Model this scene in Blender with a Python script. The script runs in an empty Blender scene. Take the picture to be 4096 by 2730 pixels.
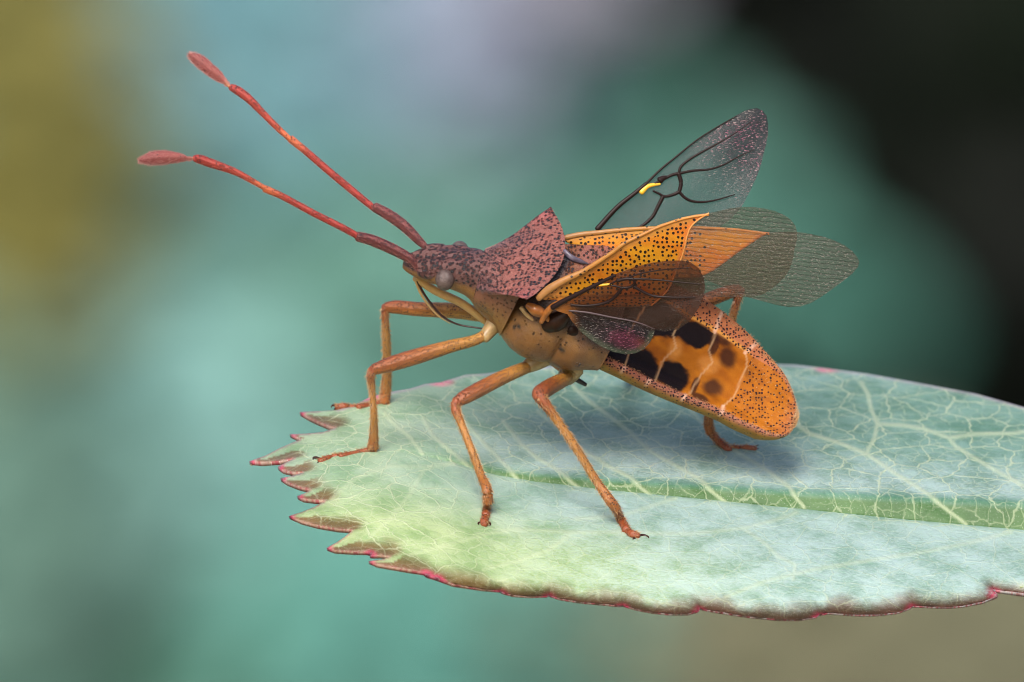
import bpy, math, random
import numpy as np
from mathutils import Vector, Matrix
from mathutils.geometry import delaunay_2d_cdt
random.seed(7); RNG = np.random.default_rng(11)
scene = bpy.context.scene
scene.unit_settings.scale_length = 0.01            # 1 unit = 1 cm (macro scene)

# ------------------------------------------------------------------ camera
D0 = 80.0                                          # working distance, cm
FRAME = 3.03                                       # width of the field in focus, cm
PITCH = math.radians(10)
FWD = np.array([0, math.cos(PITCH), -math.sin(PITCH)])
UPV = np.array([0, math.sin(PITCH), math.cos(PITCH)])
RGT = np.array([1.0, 0, 0])
CAMP = -FWD * D0
cam = bpy.data.cameras.new('camera'); camo = bpy.data.objects.new('camera', cam)
scene.collection.objects.link(camo); scene.camera = camo
camo.location = CAMP; camo.rotation_euler = (math.pi / 2 - PITCH, 0, 0)
cam.sensor_width = 36; cam.lens = 36 * D0 / FRAME
cam.clip_start = 1; cam.clip_end = 60000
cam.dof.use_dof = True; cam.dof.focus_distance = D0 - 0.02
cam.dof.aperture_fstop = cam.lens * 1e-3 / 0.70    # 7 mm iris

# ------------------------------------------------------------------ world, sun, exposure
SUN_EL, SUN_AZ = math.radians(46), math.radians(-168)  # azimuth from +Y (behind the leaf), negative = left
w = bpy.data.worlds.new('World'); scene.world = w; w.use_nodes = True
wn = w.node_tree.nodes; wn.clear()
sky = wn.new('ShaderNodeTexSky'); sky.sky_type = 'NISHITA'; sky.sun_disc = False
sky.sun_elevation = SUN_EL; sky.sun_rotation = SUN_AZ
sky.air_density = 1.0; sky.dust_density = 4.0; sky.ozone_density = 1.0
bgn = wn.new('ShaderNodeBackground'); bgn.inputs[1].default_value = 0.085
wo = wn.new('ShaderNodeOutputWorld')
w.node_tree.links.new(sky.outputs[0], bgn.inputs[0]); w.node_tree.links.new(bgn.outputs[0], wo.inputs[0])
sl = bpy.data.lights.new('sun', 'SUN'); sl.energy = 2.0; sl.angle = math.radians(28); sl.color = (1, .95, .88)
so = bpy.data.objects.new('sun', sl); scene.collection.objects.link(so)
sdir = Vector((math.sin(SUN_AZ) * math.cos(SUN_EL), math.cos(SUN_AZ) * math.cos(SUN_EL), math.sin(SUN_EL)))
so.rotation_euler = sdir.to_track_quat('Z', 'Y').to_euler(); so.location = sdir * 200
vs = scene.view_settings
vs.view_transform = 'Standard'; vs.look = 'None'; vs.gamma = 1; vs.use_curve_mapping = False
vs.exposure = 0.95
scene.cycles.filter_width = 1.0
scene.cycles.transparent_max_bounces = 16; scene.cycles.max_bounces = 8

# ------------------------------------------------------------------ space helpers
# modelling space: (X, Y, z): X right, Y down, z towards the lens, 135 units = 1 mm
U = FRAME / 4096
def P(q):
    q = np.atleast_2d(np.asarray(q, float))
    depth = D0 - q[:, 2] * U; s = depth / D0
    return CAMP + np.outer((q[:, 0] - 2048) * U * s, RGT) + np.outer((1365 - q[:, 1]) * U * s, UPV) + np.outer(depth, FWD)
def far_point(X, Y, dist):                         # a place in the garden behind
    s = dist / D0
    return CAMP + RGT * (X - 2048) * U * s + UPV * (1365 - Y) * U * s + FWD * dist
# the bug's own frame: a = towards the tail, l = towards its right side, d = dorsal
AX = np.array([.896, -.419, -.144]); LX = np.array([.16, .61, -.776]); DX = np.array([.413, .672, .614])
BO = np.array([2153.5, 1018.0, 0.0])
def B(a, l, d):
    a, l, d = np.broadcast_arrays(np.asarray(a, float), np.asarray(l, float), np.asarray(d, float))
    v = a[..., None] * AX + l[..., None] * LX + d[..., None] * DX
    return np.stack([BO[0] + v[..., 0], BO[1] - v[..., 1], BO[2] + v[..., 2]], -1)
def solve(X, Y, **k):
    x, y = X - BO[0], BO[1] - Y
    (n, val), = k.items()
    vec = {'a': AX, 'l': LX, 'd': DX}
    x -= val * vec[n][0]; y -= val * vec[n][1]
    m = [c for c in 'ald' if c != n]
    M = np.array([[vec[m[0]][0], vec[m[1]][0]], [vec[m[0]][1], vec[m[1]][1]]])
    r = np.linalg.solve(M, [x, y]); out = {n: val, m[0]: r[0], m[1]: r[1]}
    return out['a'], out['l'], out['d']
def at(X, Y, **k):
    return B(*solve(X, Y, **k))
def lin(c): return np.array(c, float)
def S(r, g, b):                                    # display colour -> linear
    f = lambda u: (u / 255 / 12.92) if u <= 10 else ((u / 255 + .055) / 1.055) ** 2.4
    return np.array([f(r), f(g), f(b)])
def sm(e0, e1, x):
    t = np.clip((x - e0) / (e1 - e0 + 1e-12), 0, 1); return t * t * (3 - 2 * t)
def mixc(c0, c1, t):
    t = np.asarray(t, float)[..., None]; return np.asarray(c0) * (1 - t) + np.asarray(c1) * t
_ph = RNG.uniform(0, 6.28, (24,)); _fr = RNG.normal(0, 1, (24, 3))
def nz(p, s=1.0):                                  # smooth pseudo noise in -1..1
    p = np.asarray(p, float) * s
    r = np.zeros(p.shape[:-1])
    for i in range(24):
        f = _fr[i] * (1 + .12 * i); r += np.sin(p @ f + _ph[i]) / (1 + .12 * i)
    return r / 5.0
def seg_dist(px, py, poly):                        # distance of points to a polyline
    best = np.full(np.shape(px), 1e9)
    for (x0, y0), (x1, y1) in zip(poly[:-1], poly[1:]):
        dx, dy = x1 - x0, y1 - y0; L2 = dx * dx + dy * dy + 1e-9
        t = np.clip(((px - x0) * dx + (py - y0) * dy) / L2, 0, 1)
        best = np.minimum(best, np.hypot(px - x0 - t * dx, py - y0 - t * dy))
    return best
def seg_side(px, py, poly):                        # 1 where the nearest edge lies straight below
    best = np.full(np.shape(px), 1e9); side = np.zeros(np.shape(px))
    for (x0, y0), (x1, y1) in zip(poly[:-1], poly[1:]):
        dx, dy = x1 - x0, y1 - y0; L2 = dx * dx + dy * dy + 1e-9
        t = np.clip(((px - x0) * dx + (py - y0) * dy) / L2, 0, 1)
        vx, vy = x0 + t * dx - px, y0 + t * dy - py; d = np.hypot(vx, vy)
        k = d < best; best = np.where(k, d, best); side = np.where(k, vy / (d + 1e-6), side)
    return side
def crom(pts, n):                                  # Catmull-Rom resample by chord length
    p = np.asarray(pts, float)
    if len(p) == 2: p = np.array([p[0], (p[0] + p[1]) / 2, p[1]])
    t = np.r_[0, np.cumsum(np.linalg.norm(np.diff(p[:, :3] if p.shape[1] > 2 else p, axis=0), axis=1) + 1e-6)]; t /= t[-1]
    m = np.zeros_like(p)
    m[1:-1] = ((p[2:] - p[1:-1]) / (t[2:] - t[1:-1])[:, None] + (p[1:-1] - p[:-2]) / (t[1:-1] - t[:-2])[:, None]) / 2
    m[0] = (p[1] - p[0]) / (t[1] - t[0]); m[-1] = (p[-1] - p[-2]) / (t[-1] - t[-2])
    u = np.linspace(0, 1, n); k = np.clip(np.searchsorted(t, u, side='right') - 1, 0, len(p) - 2)
    h = (t[k + 1] - t[k])[:, None]; s = ((u - t[k]) / h[:, 0])[:, None]
    return (2*s**3 - 3*s**2 + 1)*p[k] + (s**3 - 2*s**2 + s)*h*m[k] + (-2*s**3 + 3*s**2)*p[k+1] + (s**3 - s**2)*h*m[k+1]

# ------------------------------------------------------------------ object helpers
COLL = scene.collection
def empty(name, loc, label=None, cat=None, group=None, parent=None):
    o = bpy.data.objects.new(name, None); COLL.objects.link(o); o.empty_display_size = .05
    if parent is not None: o.parent = parent; o['wloc'] = list(parent['wloc'])
    else: o.location = loc; o['wloc'] = [float(v) for v in loc]
    if label: o['label'] = label
    if cat: o['category'] = cat
    if group: o['group'] = group
    return o
def mesh(name, V, F, mat, parent=None, col=None, uvp=None, msk=None, smooth=True, world=False, kind=None):
    W = np.asarray(V, float) if world else P(V)
    org = np.array(parent['wloc']) if parent is not None else np.zeros(3)
    me = bpy.data.meshes.new(name)
    me.from_pydata((W - org).tolist(), [], [list(map(int, f)) for f in F])
    def attr(n, dat):
        dat = np.asarray(dat, float)
        if dat.ndim == 1: dat = np.tile(dat, (len(W), 1))
        c = np.ones((len(W), 4)); c[:, :dat.shape[1]] = dat
        me.attributes.new(n, 'FLOAT_COLOR', 'POINT').data.foreach_set('color', c.astype(np.float32).ravel())
    if col is not None: attr('Col', col)
    if uvp is not None:
        u = np.zeros((len(W), 3)); u[:, :np.shape(uvp)[1]] = uvp
        me.attributes.new('uvp', 'FLOAT_VECTOR', 'POINT').data.foreach_set('vector', u.astype(np.float32).ravel())
    if msk is not None: attr('msk', msk)
    if smooth: me.polygons.foreach_set('use_smooth', np.ones(len(me.polygons), bool))
    for m in (mat if isinstance(mat, (list, tuple)) else [mat]): me.materials.append(m)
    o = bpy.data.objects.new(name, me); COLL.objects.link(o)
    if parent is not None: o.parent = parent; o['wloc'] = list(parent['wloc'])
    if kind: o['kind'] = kind
    me.update(); return o
def grid_faces(n, m, wrap=False):
    F = []
    for i in range(n - 1):
        for j in range(m if wrap else m - 1):
            k = (j + 1) % m
            F.append((i*m + j, i*m + k, (i+1)*m + k, (i+1)*m + j))
    return F
def tube_data(pts, n=28, k=14, cap0=.6, cap1=.6, flat=1.0):
    """pts rows (X, Y, z, radius). Returns V, F, t, angle-up, uvp"""
    c = crom(pts, n); r = np.clip(c[:, 3], .3, None); c = c[:, :3]
    T = np.gradient(c, axis=0); T /= np.linalg.norm(T, axis=1)[:, None]
    rows, ts, cs = [], np.linspace(0, 1, n), []
    L = np.r_[0, np.cumsum(np.linalg.norm(np.diff(c, axis=0), axis=1))]
    def ring(ci, Ti, ri):
        up = np.array([0, -1.0, 0]); s = np.cross(Ti, up); ns = np.linalg.norm(s)
        if ns < 1e-3: s = np.array([1.0, 0, 0]); ns = 1
        s /= ns; u = np.cross(s, Ti); u = -u if u[1] > 0 else u
        a = np.arange(k) / k * 2 * np.pi
        return ci + ri * (np.outer(np.cos(a), s) * flat + np.outer(np.sin(a), u))
    V, tt, ll, rr = [], [], [], []
    def add(ci, Ti, ri, t, l, rb): V.append(ring(ci, Ti, max(ri, .15))); tt.append(t); ll.append(l); rr.append(rb)
    for q in (0.02, .45, .8):
        if cap0: add(c[0] - T[0]*r[0]*cap0*math.cos(math.asin(q)), T[0], r[0]*q, 0, -r[0]*.5, r[0])
    for i in range(n): add(c[i], T[i], r[i], ts[i], L[i], r[i])
    for q in (.8, .45, .02):
        if cap1: add(c[-1] + T[-1]*r[-1]*cap1*math.cos(math.asin(q)), T[-1], r[-1]*q, 1, L[-1] + r[-1]*.5, r[-1])
    N = len(V); Vv = np.concatenate(V)
    t = np.repeat(tt, k); a = np.tile(np.arange(k) / k * 2 * np.pi, N)
    uv = np.stack([np.repeat(ll, k), a * np.repeat(rr, k)], 1) / 100
    return Vv, grid_faces(N, k, True), t, np.sin(a), uv, c, T, r
def join(parts):
    V, F, off = [], [], 0
    for v, f in parts:
        V.append(v); F += [tuple(i + off for i in q) for q in f]; off += len(v)
    return np.concatenate(V), F
def sheet(outline, spacing, zf, holes=()):
    """fill a closed outline with an even triangle net, lifted to depth zf(X, Y)"""
    o = np.asarray(outline, float); pts = []
    for i in range(len(o)):
        p, q = o[i], o[(i+1) % len(o)]; n = max(1, int(np.hypot(*(q-p)) / spacing + .5))
        pts += [p + (q-p) * j / n for j in range(n)]
    bd = np.array(pts); nb = len(bd)
    lo, hi = bd.min(0), bd.max(0)
    gx = np.arange(lo[0], hi[0], spacing); gy = np.arange(lo[1], hi[1], spacing * .866)
    X, Y = np.meshgrid(gx, gy); X = X + (np.arange(len(gy)) % 2)[:, None] * spacing / 2
    g = np.stack([X.ravel(), Y.ravel()], 1) + RNG.uniform(-.12, .12, (X.size, 2)) * spacing
    ins = np.zeros(len(g), bool)
    for i in range(nb):
        (x0, y0), (x1, y1) = bd[i], bd[(i+1) % nb]
        c = (y0 > g[:, 1]) != (y1 > g[:, 1])
        ins ^= c & (g[:, 0] < (x1-x0) * (g[:, 1]-y0) / ((y1-y0) if y1 != y0 else 1e-9) + x0)
    g = g[ins]
    dmin = np.full(len(g), 1e9)
    for b in bd: dmin = np.minimum(dmin, np.hypot(g[:, 0]-b[0], g[:, 1]-b[1]))
    g = g[dmin > spacing * .55]
    allp = np.concatenate([bd, g])
    vs_, _, fs_, _, _, _ = delaunay_2d_cdt([Vector(map(float, p)) for p in allp], [(i, (i+1) % nb) for i in range(nb)], [], 1, 1e-4)
    xy = np.array([tuple(v) for v in vs_])
    return np.column_stack([xy, zf(xy[:, 0], xy[:, 1])]), [tuple(f) for f in fs_]
def fitz(ctrl):
    c = np.asarray(ctrl, float); mx, my = c[:, 0].mean(), c[:, 1].mean()
    def bas(X, Y):
        x, y = (X-mx)/500, (Y-my)/500
        return np.stack([np.ones_like(x), x, y, .5*x*y, .4*x*x, .4*y*y], -1)
    A = bas(c[:, 0], c[:, 1]); k = np.linalg.solve(A.T @ A + .02*np.diag([0, .2, .2, 1, 1, 1]), A.T @ c[:, 2])
    return lambda X, Y: bas(np.asarray(X, float), np.asarray(Y, float)) @ k

# ------------------------------------------------------------------ materials
class NT:
    def __init__(s, name):
        s.m = bpy.data.materials.new(name); s.m.use_nodes = True; s.t = s.m.node_tree; s.t.nodes.clear()
    def n(s, typ, props=None, **ins):
        nd = s.t.nodes.new('ShaderNode' + typ)
        for k, v in (props or {}).items(): setattr(nd, k, v)
        for k, v in ins.items():
            key = int(k[1:]) if k[0] == 'i' and k[1:].isdigit() else k.replace('_', ' ')
            s.set(nd.inputs[key], v)
        return nd
    def set(s, sock, v):
        if isinstance(v, bpy.types.NodeSocket): s.t.links.new(v, sock)
        elif hasattr(v, 'outputs'): s.t.links.new(v.outputs[0], sock)
        else:
            if sock.type == 'RGBA' and len(v) == 3: v = (*v, 1)
            sock.default_value = tuple(map(float, v)) if not isinstance(v, (int, float)) else float(v)
    def math(s, op, a, b=0.0, c=None):
        nd = s.n('Math', {'operation': op}); s.set(nd.inputs[0], a); s.set(nd.inputs[1], b)
        if c is not None: s.set(nd.inputs[2], c)
        return nd
    def ramp(s, x, a, b, lo=0.0, hi=1.0):
        nd = s.n('MapRange', {'interpolation_type': 'SMOOTHSTEP'}); 
        for i, v in enumerate((x, a, b, lo, hi)): s.set(nd.inputs[i], v)
        return nd.outputs[0]
    def mix(s, f, a, b, mode='MIX'):
        nd = s.n('Mix', {'data_type': 'RGBA', 'blend_type': mode}); s.set(nd.inputs[0], f); s.set(nd.inputs[6], a); s.set(nd.inputs[7], b)
        return nd.outputs[2]
    def attr(s, name): return s.n('Attribute', {'attribute_name': name})
    def out(s, sh): s.t.links.new(sh.outputs[0], s.n('OutputMaterial').inputs[0]); return s.m

def cuticle(name, scale, rad, dotcol, dim='2D', rough=.42, sss=.12, bump=.35, grain=8.0, spec=.5, rim=.5, stretch=1.0, soft=.10, coat=0.0, rnd=.85):
    """pigmented insect cuticle: colour from Col, dark punctures where msk.r > 0"""
    q = NT(name); col = q.attr('Col'); uv = q.attr('uvp'); mk = q.attr('msk')
    sp = q.n('SeparateColor', None, i0=mk.outputs['Color'])
    mp = q.n('Mapping', None, Vector=uv.outputs['Vector'], Scale=(scale, scale * stretch, scale))
    wob = q.n('TexNoise', {'noise_dimensions': '2D'}, Vector=mp, Scale=1.3, Detail=1.0)
    wv = q.n('VectorMath', {'operation': 'MULTIPLY_ADD'}, i0=wob.outputs['Color'], i1=(.16, .16, 0), i2=mp)
    vo = q.n('TexVoronoi', {'voronoi_dimensions': dim}, Vector=wv, Scale=1.0, Randomness=rnd)
    cs = q.n('SeparateColor', None, i0=vo.outputs['Color'])
    keep = q.math('LESS_THAN', cs.outputs[0], sp.outputs[0])
    r = q.math('MULTIPLY', q.math('MULTIPLY_ADD', cs.outputs[1], rad * .5, rad * .75), q.ramp(sp.outputs[1], 0, 1, 1, .45))
    r1 = q.math('ADD', r, soft)
    dot = q.math('MULTIPLY', q.ramp(vo.outputs['Distance'], r, r1, 1, 0), keep)
    ringd = q.math('MULTIPLY', q.ramp(vo.outputs['Distance'], r1, q.math('ADD', r1, .12), 1, 0), keep)
    gr = q.n('TexNoise', {'noise_dimensions': '3D'}, Vector=uv.outputs['Vector'], Scale=grain * 4, Detail=3.0, Roughness=.6)
    big = q.n('TexNoise', {'noise_dimensions': '3D'}, Vector=uv.outputs['Vector'], Scale=grain * .4, Detail=3.0, Roughness=.6)
    c1 = q.mix(q.ramp(big.outputs[0], .3, .7, 0, .35), col.outputs['Color'], q.mix(1.0, col.outputs['Color'], (.62, .55, .55), 'MULTIPLY'))
    c1 = q.mix(q.ramp(gr.outputs[0], .52, .75, 0, .25), c1, q.mix(1.0, c1, (1.35, 1.3, 1.3), 'MULTIPLY'))
    c2 = q.mix(dot, c1, dotcol)
    h = q.math('MULTIPLY_ADD', dot, -1.0, q.math('MULTIPLY_ADD', ringd, rim, q.math('MULTIPLY', gr.outputs[0], .55)))
    bp = q.n('Bump', None, Strength=bump, Distance=.006, Height=h)
    ro = q.math('MULTIPLY_ADD', gr.outputs[0], .25, rough - .12)
    b = q.n('BsdfPrincipled', None, Base_Color=c2, Roughness=ro, Normal=bp, Subsurface_Weight=sss, Subsurface_Radius=(1, .35, .12), Subsurface_Scale=.02, Coat_Weight=coat)
    b.inputs['Specular IOR Level'].default_value = spec
    return q.out(b)
M = {}
DK = (.012, .008, .012)
M['body'] = cuticle('body_cuticle', 7.4, .36, DK, dim='3D', rough=.27, bump=1.0, rim=1.2, spec=.7)
M['abd'] = cuticle('abdomen_cuticle', 8.5, .27, (.012, .008, .016), rough=.36, bump=.5, sss=.12, spec=.10)
M['leg'] = cuticle('leg_cuticle', 13, .22, (.05, .018, .008), rough=.30, bump=.6, sss=.3, stretch=.6, spec=.65)
M['ant'] = cuticle('antenna_cuticle', 12, .24, (.03, .006, .01), rough=.36, bump=.8, sss=.2, stretch=.6, spec=.65)
M['cor'] = cuticle('corium_cuticle', 5.4, .25, (.012, .006, .005), rough=.36, bump=.3, sss=.2, rim=.15, soft=.05, rnd=.6)
def plain(name, col, rough=.4, sss=0.0, spec=.5, coat=0.0, bump=0.0, scale=40):
    q = NT(name); kw = {}
    if bump:
        tc = q.n('TexCoord'); no = q.n('TexNoise', None, Vector=tc.outputs['Object'], Scale=scale, Detail=3.0)
        kw['Normal'] = q.n('Bump', None, Strength=bump, Distance=.004, Height=no.outputs[0])
        col = q.mix(q.ramp(no.outputs[0], .3, .7), tuple(np.array(col) * .75), tuple(np.array(col) * 1.2))
    b = q.n('BsdfPrincipled', None, Base_Color=col, Roughness=rough, Subsurface_Weight=sss, Subsurface_Radius=(1, .4, .15), Subsurface_Scale=.02, Coat_Weight=coat, **kw)
    b.inputs['Specular IOR Level'].default_value = spec
    return q.out(b)
M['hair'] = plain('golden_bristle', (.46, .27, .12), .35)
M['hairpink'] = plain('pink_bristle', (.46, .20, .18), .35)
M['hairdark'] = plain('dark_bristle', (.16, .05, .04), .35)
M['claw'] = plain('claw_horn', (.035, .014, .008), .25)
M['dark'] = plain('dark_sclerite', (.020, .008, .004), .4, spec=.2, bump=.3, scale=60)
M['vein'] = plain('wing_vein_horn', (.016, .007, .006), .45, spec=.2)
M['veinpale'] = plain('pale_vein_horn', (.07, .045, .05), .4, spec=.3)
M['stigma'] = plain('yellow_stigma', (.85, .45, .03), .35, sss=.2)
M['ocellus'] = plain('ocellus_lens', (.22, .015, .015), .08)
M['cream'] = plain('cream_cuticle', (.46, .29, .12), .32, sss=.3, bump=.2, scale=60)
M['membrane_joint'] = plain('joint_skin', (.36, .24, .105), .3, sss=.3, bump=.3, scale=50)
M['tan'] = plain('tan_cuticle', (.30, .105, .022), .25, sss=.25, bump=.3, scale=50)
M['silver'] = plain('silvery_ridge', (.10, .08, .11), .22, bump=.6, scale=90)
M['stylet'] = plain('stylet_horn', (.045, .015, .012), .22)
# compound eye
q = NT('compound_eye'); tc = q.n('TexCoord')
vo = q.n('TexVoronoi', {'feature': 'DISTANCE_TO_EDGE'}, Vector=q.attr('uvp').outputs['Vector'], Scale=26.0, Randomness=.12)
no = q.n('TexNoise', None, Vector=q.attr('uvp').outputs['Vector'], Scale=3.0, Detail=2.0)
c = q.mix(q.ramp(no.outputs[0], .45, .7), (.13, .092, .080), (.07, .047, .043))
c = q.mix(q.ramp(vo.outputs[0], .0, .10), (.05, .03, .03), c)
q.out(q.n('BsdfPrincipled', None, Base_Color=c, Roughness=.22, Normal=q.n('Bump', None, Strength=.3, Distance=.003, Height=q.ramp(vo.outputs[0], 0, .2))))
M['eye'] = q.m

def membrane(name, tint, alpha, ripple=0.0, gloss=.28, fleck=.5, fcol=(.55, .48, .42), fscale=(7, 24)):
    """translucent wing film: pigment from Col, its density from Col alpha, sheen painted as pale or pink flecks where msk.r > 0"""
    q = NT(name); uv = q.attr('uvp'); cl = q.attr('Col'); mk = q.n('SeparateColor', None, i0=q.attr('msk').outputs['Color'])
    n1 = q.n('TexNoise', None, Vector=uv.outputs['Vector'], Scale=2.5, Detail=3.0)
    st = q.n('Mapping', None, Vector=uv.outputs['Vector'], Rotation=(0, 0, .9), Scale=(*fscale, 1))
    n2 = q.n('TexNoise', None, Vector=st, Scale=1.0, Detail=2.0, Roughness=.6)
    wv = q.n('TexWave', {'wave_type': 'BANDS', 'bands_direction': 'Y'}, Vector=uv.outputs['Vector'], Scale=1.7, Distortion=3.5, Detail=2.0, Detail_Scale=1.2)
    rp = q.math('MULTIPLY', q.ramp(wv.outputs[1], .60, .95), ripple)
    fl = q.math('MULTIPLY', q.ramp(n2.outputs[0], .56, .68), q.math('MULTIPLY', mk.outputs[0], fleck))
    al = q.math('ADD', q.math('MULTIPLY', cl.outputs['Alpha'], q.ramp(n1.outputs[0], .25, .75, alpha * .85, alpha * 1.12)), q.math('MULTIPLY_ADD', rp, .35, q.math('MULTIPLY', fl, .3)))
    al = q.math('MINIMUM', al, .97)
    base = q.mix(q.math('MULTIPLY', rp, .8), q.mix(fl, cl.outputs['Color'], q.mix(mk.outputs[1], fcol, (.62, .16, .28))), (.02, .014, .010))
    h = q.math('MULTIPLY_ADD', rp, .8, n2.outputs[0])
    bp = q.n('Bump', None, Strength=.7, Distance=.005, Height=h)
    b = q.n('BsdfPrincipled', None, Base_Color=base, Roughness=gloss, Normal=bp)
    tr = q.n('BsdfTransparent', None, Color=tint)
    return q.out(q.n('MixShader', None, i0=al, i1=tr, i2=b))
M['memb'] = membrane('forewing_membrane', (.90, .78, .66), .42, ripple=.6, gloss=.33, fleck=.5)
M['hind_far'] = membrane('far_hindwing_film', (.74, .74, .78), .52, gloss=.25, fleck=.8)
M['hind_near'] = membrane('near_hindwing_film', (.50, .33, .25), .50, gloss=.28, fleck=.6)

# leaf
q = NT('leaf_blade'); uv = q.attr('uvp'); cl = q.attr('Col'); mk = q.attr('msk')
sp = q.n('SeparateColor', None, i0=mk.outputs['Color'])
dn = q.n('TexNoise', None, Vector=uv.outputs['Vector'], Scale=1.6, Detail=4.0)
dv = q.n('VectorMath', {'operation': 'MULTIPLY_ADD'}, i0=dn.outputs['Color'], i1=(.55, .55, 0), i2=uv.outputs['Vector'])
va = q.n('TexVoronoi', {'feature': 'DISTANCE_TO_EDGE', 'voronoi_dimensions': '2D'}, Vector=dv, Scale=.62, Randomness=.9)
vb = q.n('TexVoronoi', {'feature': 'DISTANCE_TO_EDGE', 'voronoi_dimensions': '2D'}, Vector=dv, Scale=1.75, Randomness=1.0)
brk = q.n('TexNoise', None, Vector=uv.outputs['Vector'], Scale=.9, Detail=1.0)
la = q.ramp(va.outputs[0], .006, .034, 1, 0)
lb = q.math('MULTIPLY', q.ramp(vb.outputs[0], .01, .07, 1, 0), q.ramp(brk.outputs[0], .34, .52))
net = q.math('MULTIPLY', q.math('MAXIMUM', la, q.math('MULTIPLY', lb, .65)), sp.outputs[2])
net = q.math('MAXIMUM', net, sp.outputs[1])
fib = q.n('Mapping', None, Vector=uv.outputs['Vector'], Scale=(4, 13, 1), Rotation=(0, 0, -.12))
f1 = q.n('TexNoise', None, Vector=fib, Scale=1.3, Detail=5.0, Roughness=.75)
mot = q.n('TexNoise', None, Vector=uv.outputs['Vector'], Scale=.55, Detail=4.0, Roughness=.62)
spk = q.n('TexVoronoi', {'voronoi_dimensions': '2D'}, Vector=uv.outputs['Vector'], Scale=7.0)
c0 = q.mix(q.ramp(mot.outputs[0], .33, .68), cl.outputs['Color'], q.mix(1.0, cl.outputs['Color'], (1.75, 1.42, 1.62), 'MULTIPLY'))
c0 = q.mix(q.math('MULTIPLY', q.ramp(q.math('MULTIPLY_ADD', mot.outputs[0], .4, q.math('MULTIPLY', f1.outputs[0], .75)), .49, .64, 0, .9), sp.outputs[0]), c0, (.36, .50, .49))  # pale wax and bluish-white sky sheen mixed into the base colour
c0 = q.mix(q.ramp(f1.outputs[0], .46, .30, 0, .5), c0, q.mix(1.0, c0, (.62, .8, .66), 'MULTIPLY'))
c1 = q.mix(q.math('MULTIPLY', net, .62), c0, (.50, .56, .36))
spf = q.math('LESS_THAN', spk.outputs['Distance'], .055)
c1 = q.mix(q.math('MULTIPLY', spf, .6), c1, (.75, .78, .74))
h = q.math('ADD', q.math('MULTIPLY', net, .5), q.math('MULTIPLY_ADD', f1.outputs[0], .55, q.math('MULTIPLY', q.math('MINIMUM', vb.outputs[0], .25), 1.2)))
bp = q.n('Bump', None, Strength=.5, Distance=.010, Height=h)
ro = q.ramp(f1.outputs[0], .3, .7, .34, .55)
b = q.n('BsdfPrincipled', None, Base_Color=c1, Roughness=ro, Normal=bp, Sheen_Weight=.12, Sheen_Roughness=.4, Coat_Weight=.15, Coat_Roughness=.42, Subsurface_Weight=.1, Subsurface_Radius=(.5, 1, .3), Subsurface_Scale=.02)
b.inputs['Specular IOR Level'].default_value = .38
M['leaf'] = q.out(b)
M['leafvein'] = plain('leaf_vein', (.34, .40, .20), .42, sss=.1, bump=.4, scale=70)
M['midrib'] = plain('leaf_midrib', (.36, .30, .17), .42, sss=.1, bump=.4, scale=50)
M['stalk'] = plain('rose_stalk', (.14, .20, .07), .45, bump=.3, scale=4)
# ------------------------------------------------------------------ setting: ground
q = NT('garden_soil'); tc = q.n('TexCoord')
no = q.n('TexNoise', None, Vector=tc.outputs['Object'], Scale=.08, Detail=8.0, Roughness=.65)
c = q.mix(q.ramp(no.outputs[0], .3, .7), (.16, .13, .085), (.24, .20, .13))
M['soil'] = q.out(q.n('BsdfPrincipled', None, Base_Color=c, Roughness=.95, Normal=q.n('Bump', None, Strength=.7, Distance=2.0, Height=no.outputs[0])))
GZ = -95.0
g = mesh('ground', [(-30000, -30000, GZ), (30000, -30000, GZ), (30000, 30000, GZ), (-30000, 30000, GZ)], [(0, 1, 2, 3)], M['soil'], world=True, smooth=False)
g['kind'] = 'structure'; g['label'] = 'brown garden soil under the plants'

# ------------------------------------------------------------------ background plants (far out of focus)
def leafcol(name):
    q = NT(name); cl = q.attr('Col')
    b = q.n('BsdfPrincipled', None, Base_Color=cl.outputs['Color'], Roughness=.6)
    b.inputs['Specular IOR Level'].default_value = .2
    return q.out(b)
M['bgleaf'] = leafcol('far_foliage'); M['bgstem'] = plain('far_stem', (.05, .045, .03), .8)
_o = [(0, 0), (.10, .10), (.25, .21), (.45, .26), (.65, .22), (.83, .12), (1, 0)]
_o = _o + [(x, -y) for x, y in _o[-2:0:-1]]
LEAFP = np.array([(x, y*1.15, .35*abs(y) - .12*(x-.5)**2) for x, y in _o] + [(.33, 0, -.03), (.67, 0, -.03)])
LEAFF = [(0, 1, 2, 12), (2, 3, 12), (3, 4, 13, 12), (4, 5, 13), (5, 6, 7, 13), (7, 8, 13), (8, 9, 12, 13), (9, 10, 12), (10, 11, 0, 12)]
def leaf_cloud(centres, size, cols, jit=.12):
    c = np.asarray(centres, float); n = len(c); L = np.array(cols)
    nrm = lambda v: v / np.linalg.norm(v, axis=1)[:, None]
    z = nrm(np.stack([RNG.normal(0, .35, n), RNG.normal(-1, .25, n), RNG.normal(.8, .3, n)], 1))
    x = np.stack([RNG.normal(0, 1, n), RNG.normal(0, .4, n), RNG.normal(-.4, .8, n)], 1)
    x = nrm(x - z * (x * z).sum(1)[:, None]); y = np.cross(z, x)
    sz = (size * RNG.uniform(.7, 1.3, n))[:, None, None]; q = (LEAFP - (.5, 0, 0))[None] * sz
    V = c[:, None] + q[..., :1] * x[:, None] + q[..., 1:2] * y[:, None] + q[..., 2:] * z[:, None]
    k = len(LEAFP); F = [tuple(a + i * k for a in f) for i in range(n) for f in LEAFF]
    C = np.clip(L[RNG.integers(0, len(L), n)] * RNG.uniform(1 - jit, 1 + jit, n)[:, None], 0, 1)
    return V.reshape(-1, 3), F, np.repeat(C, k, 0)
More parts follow.
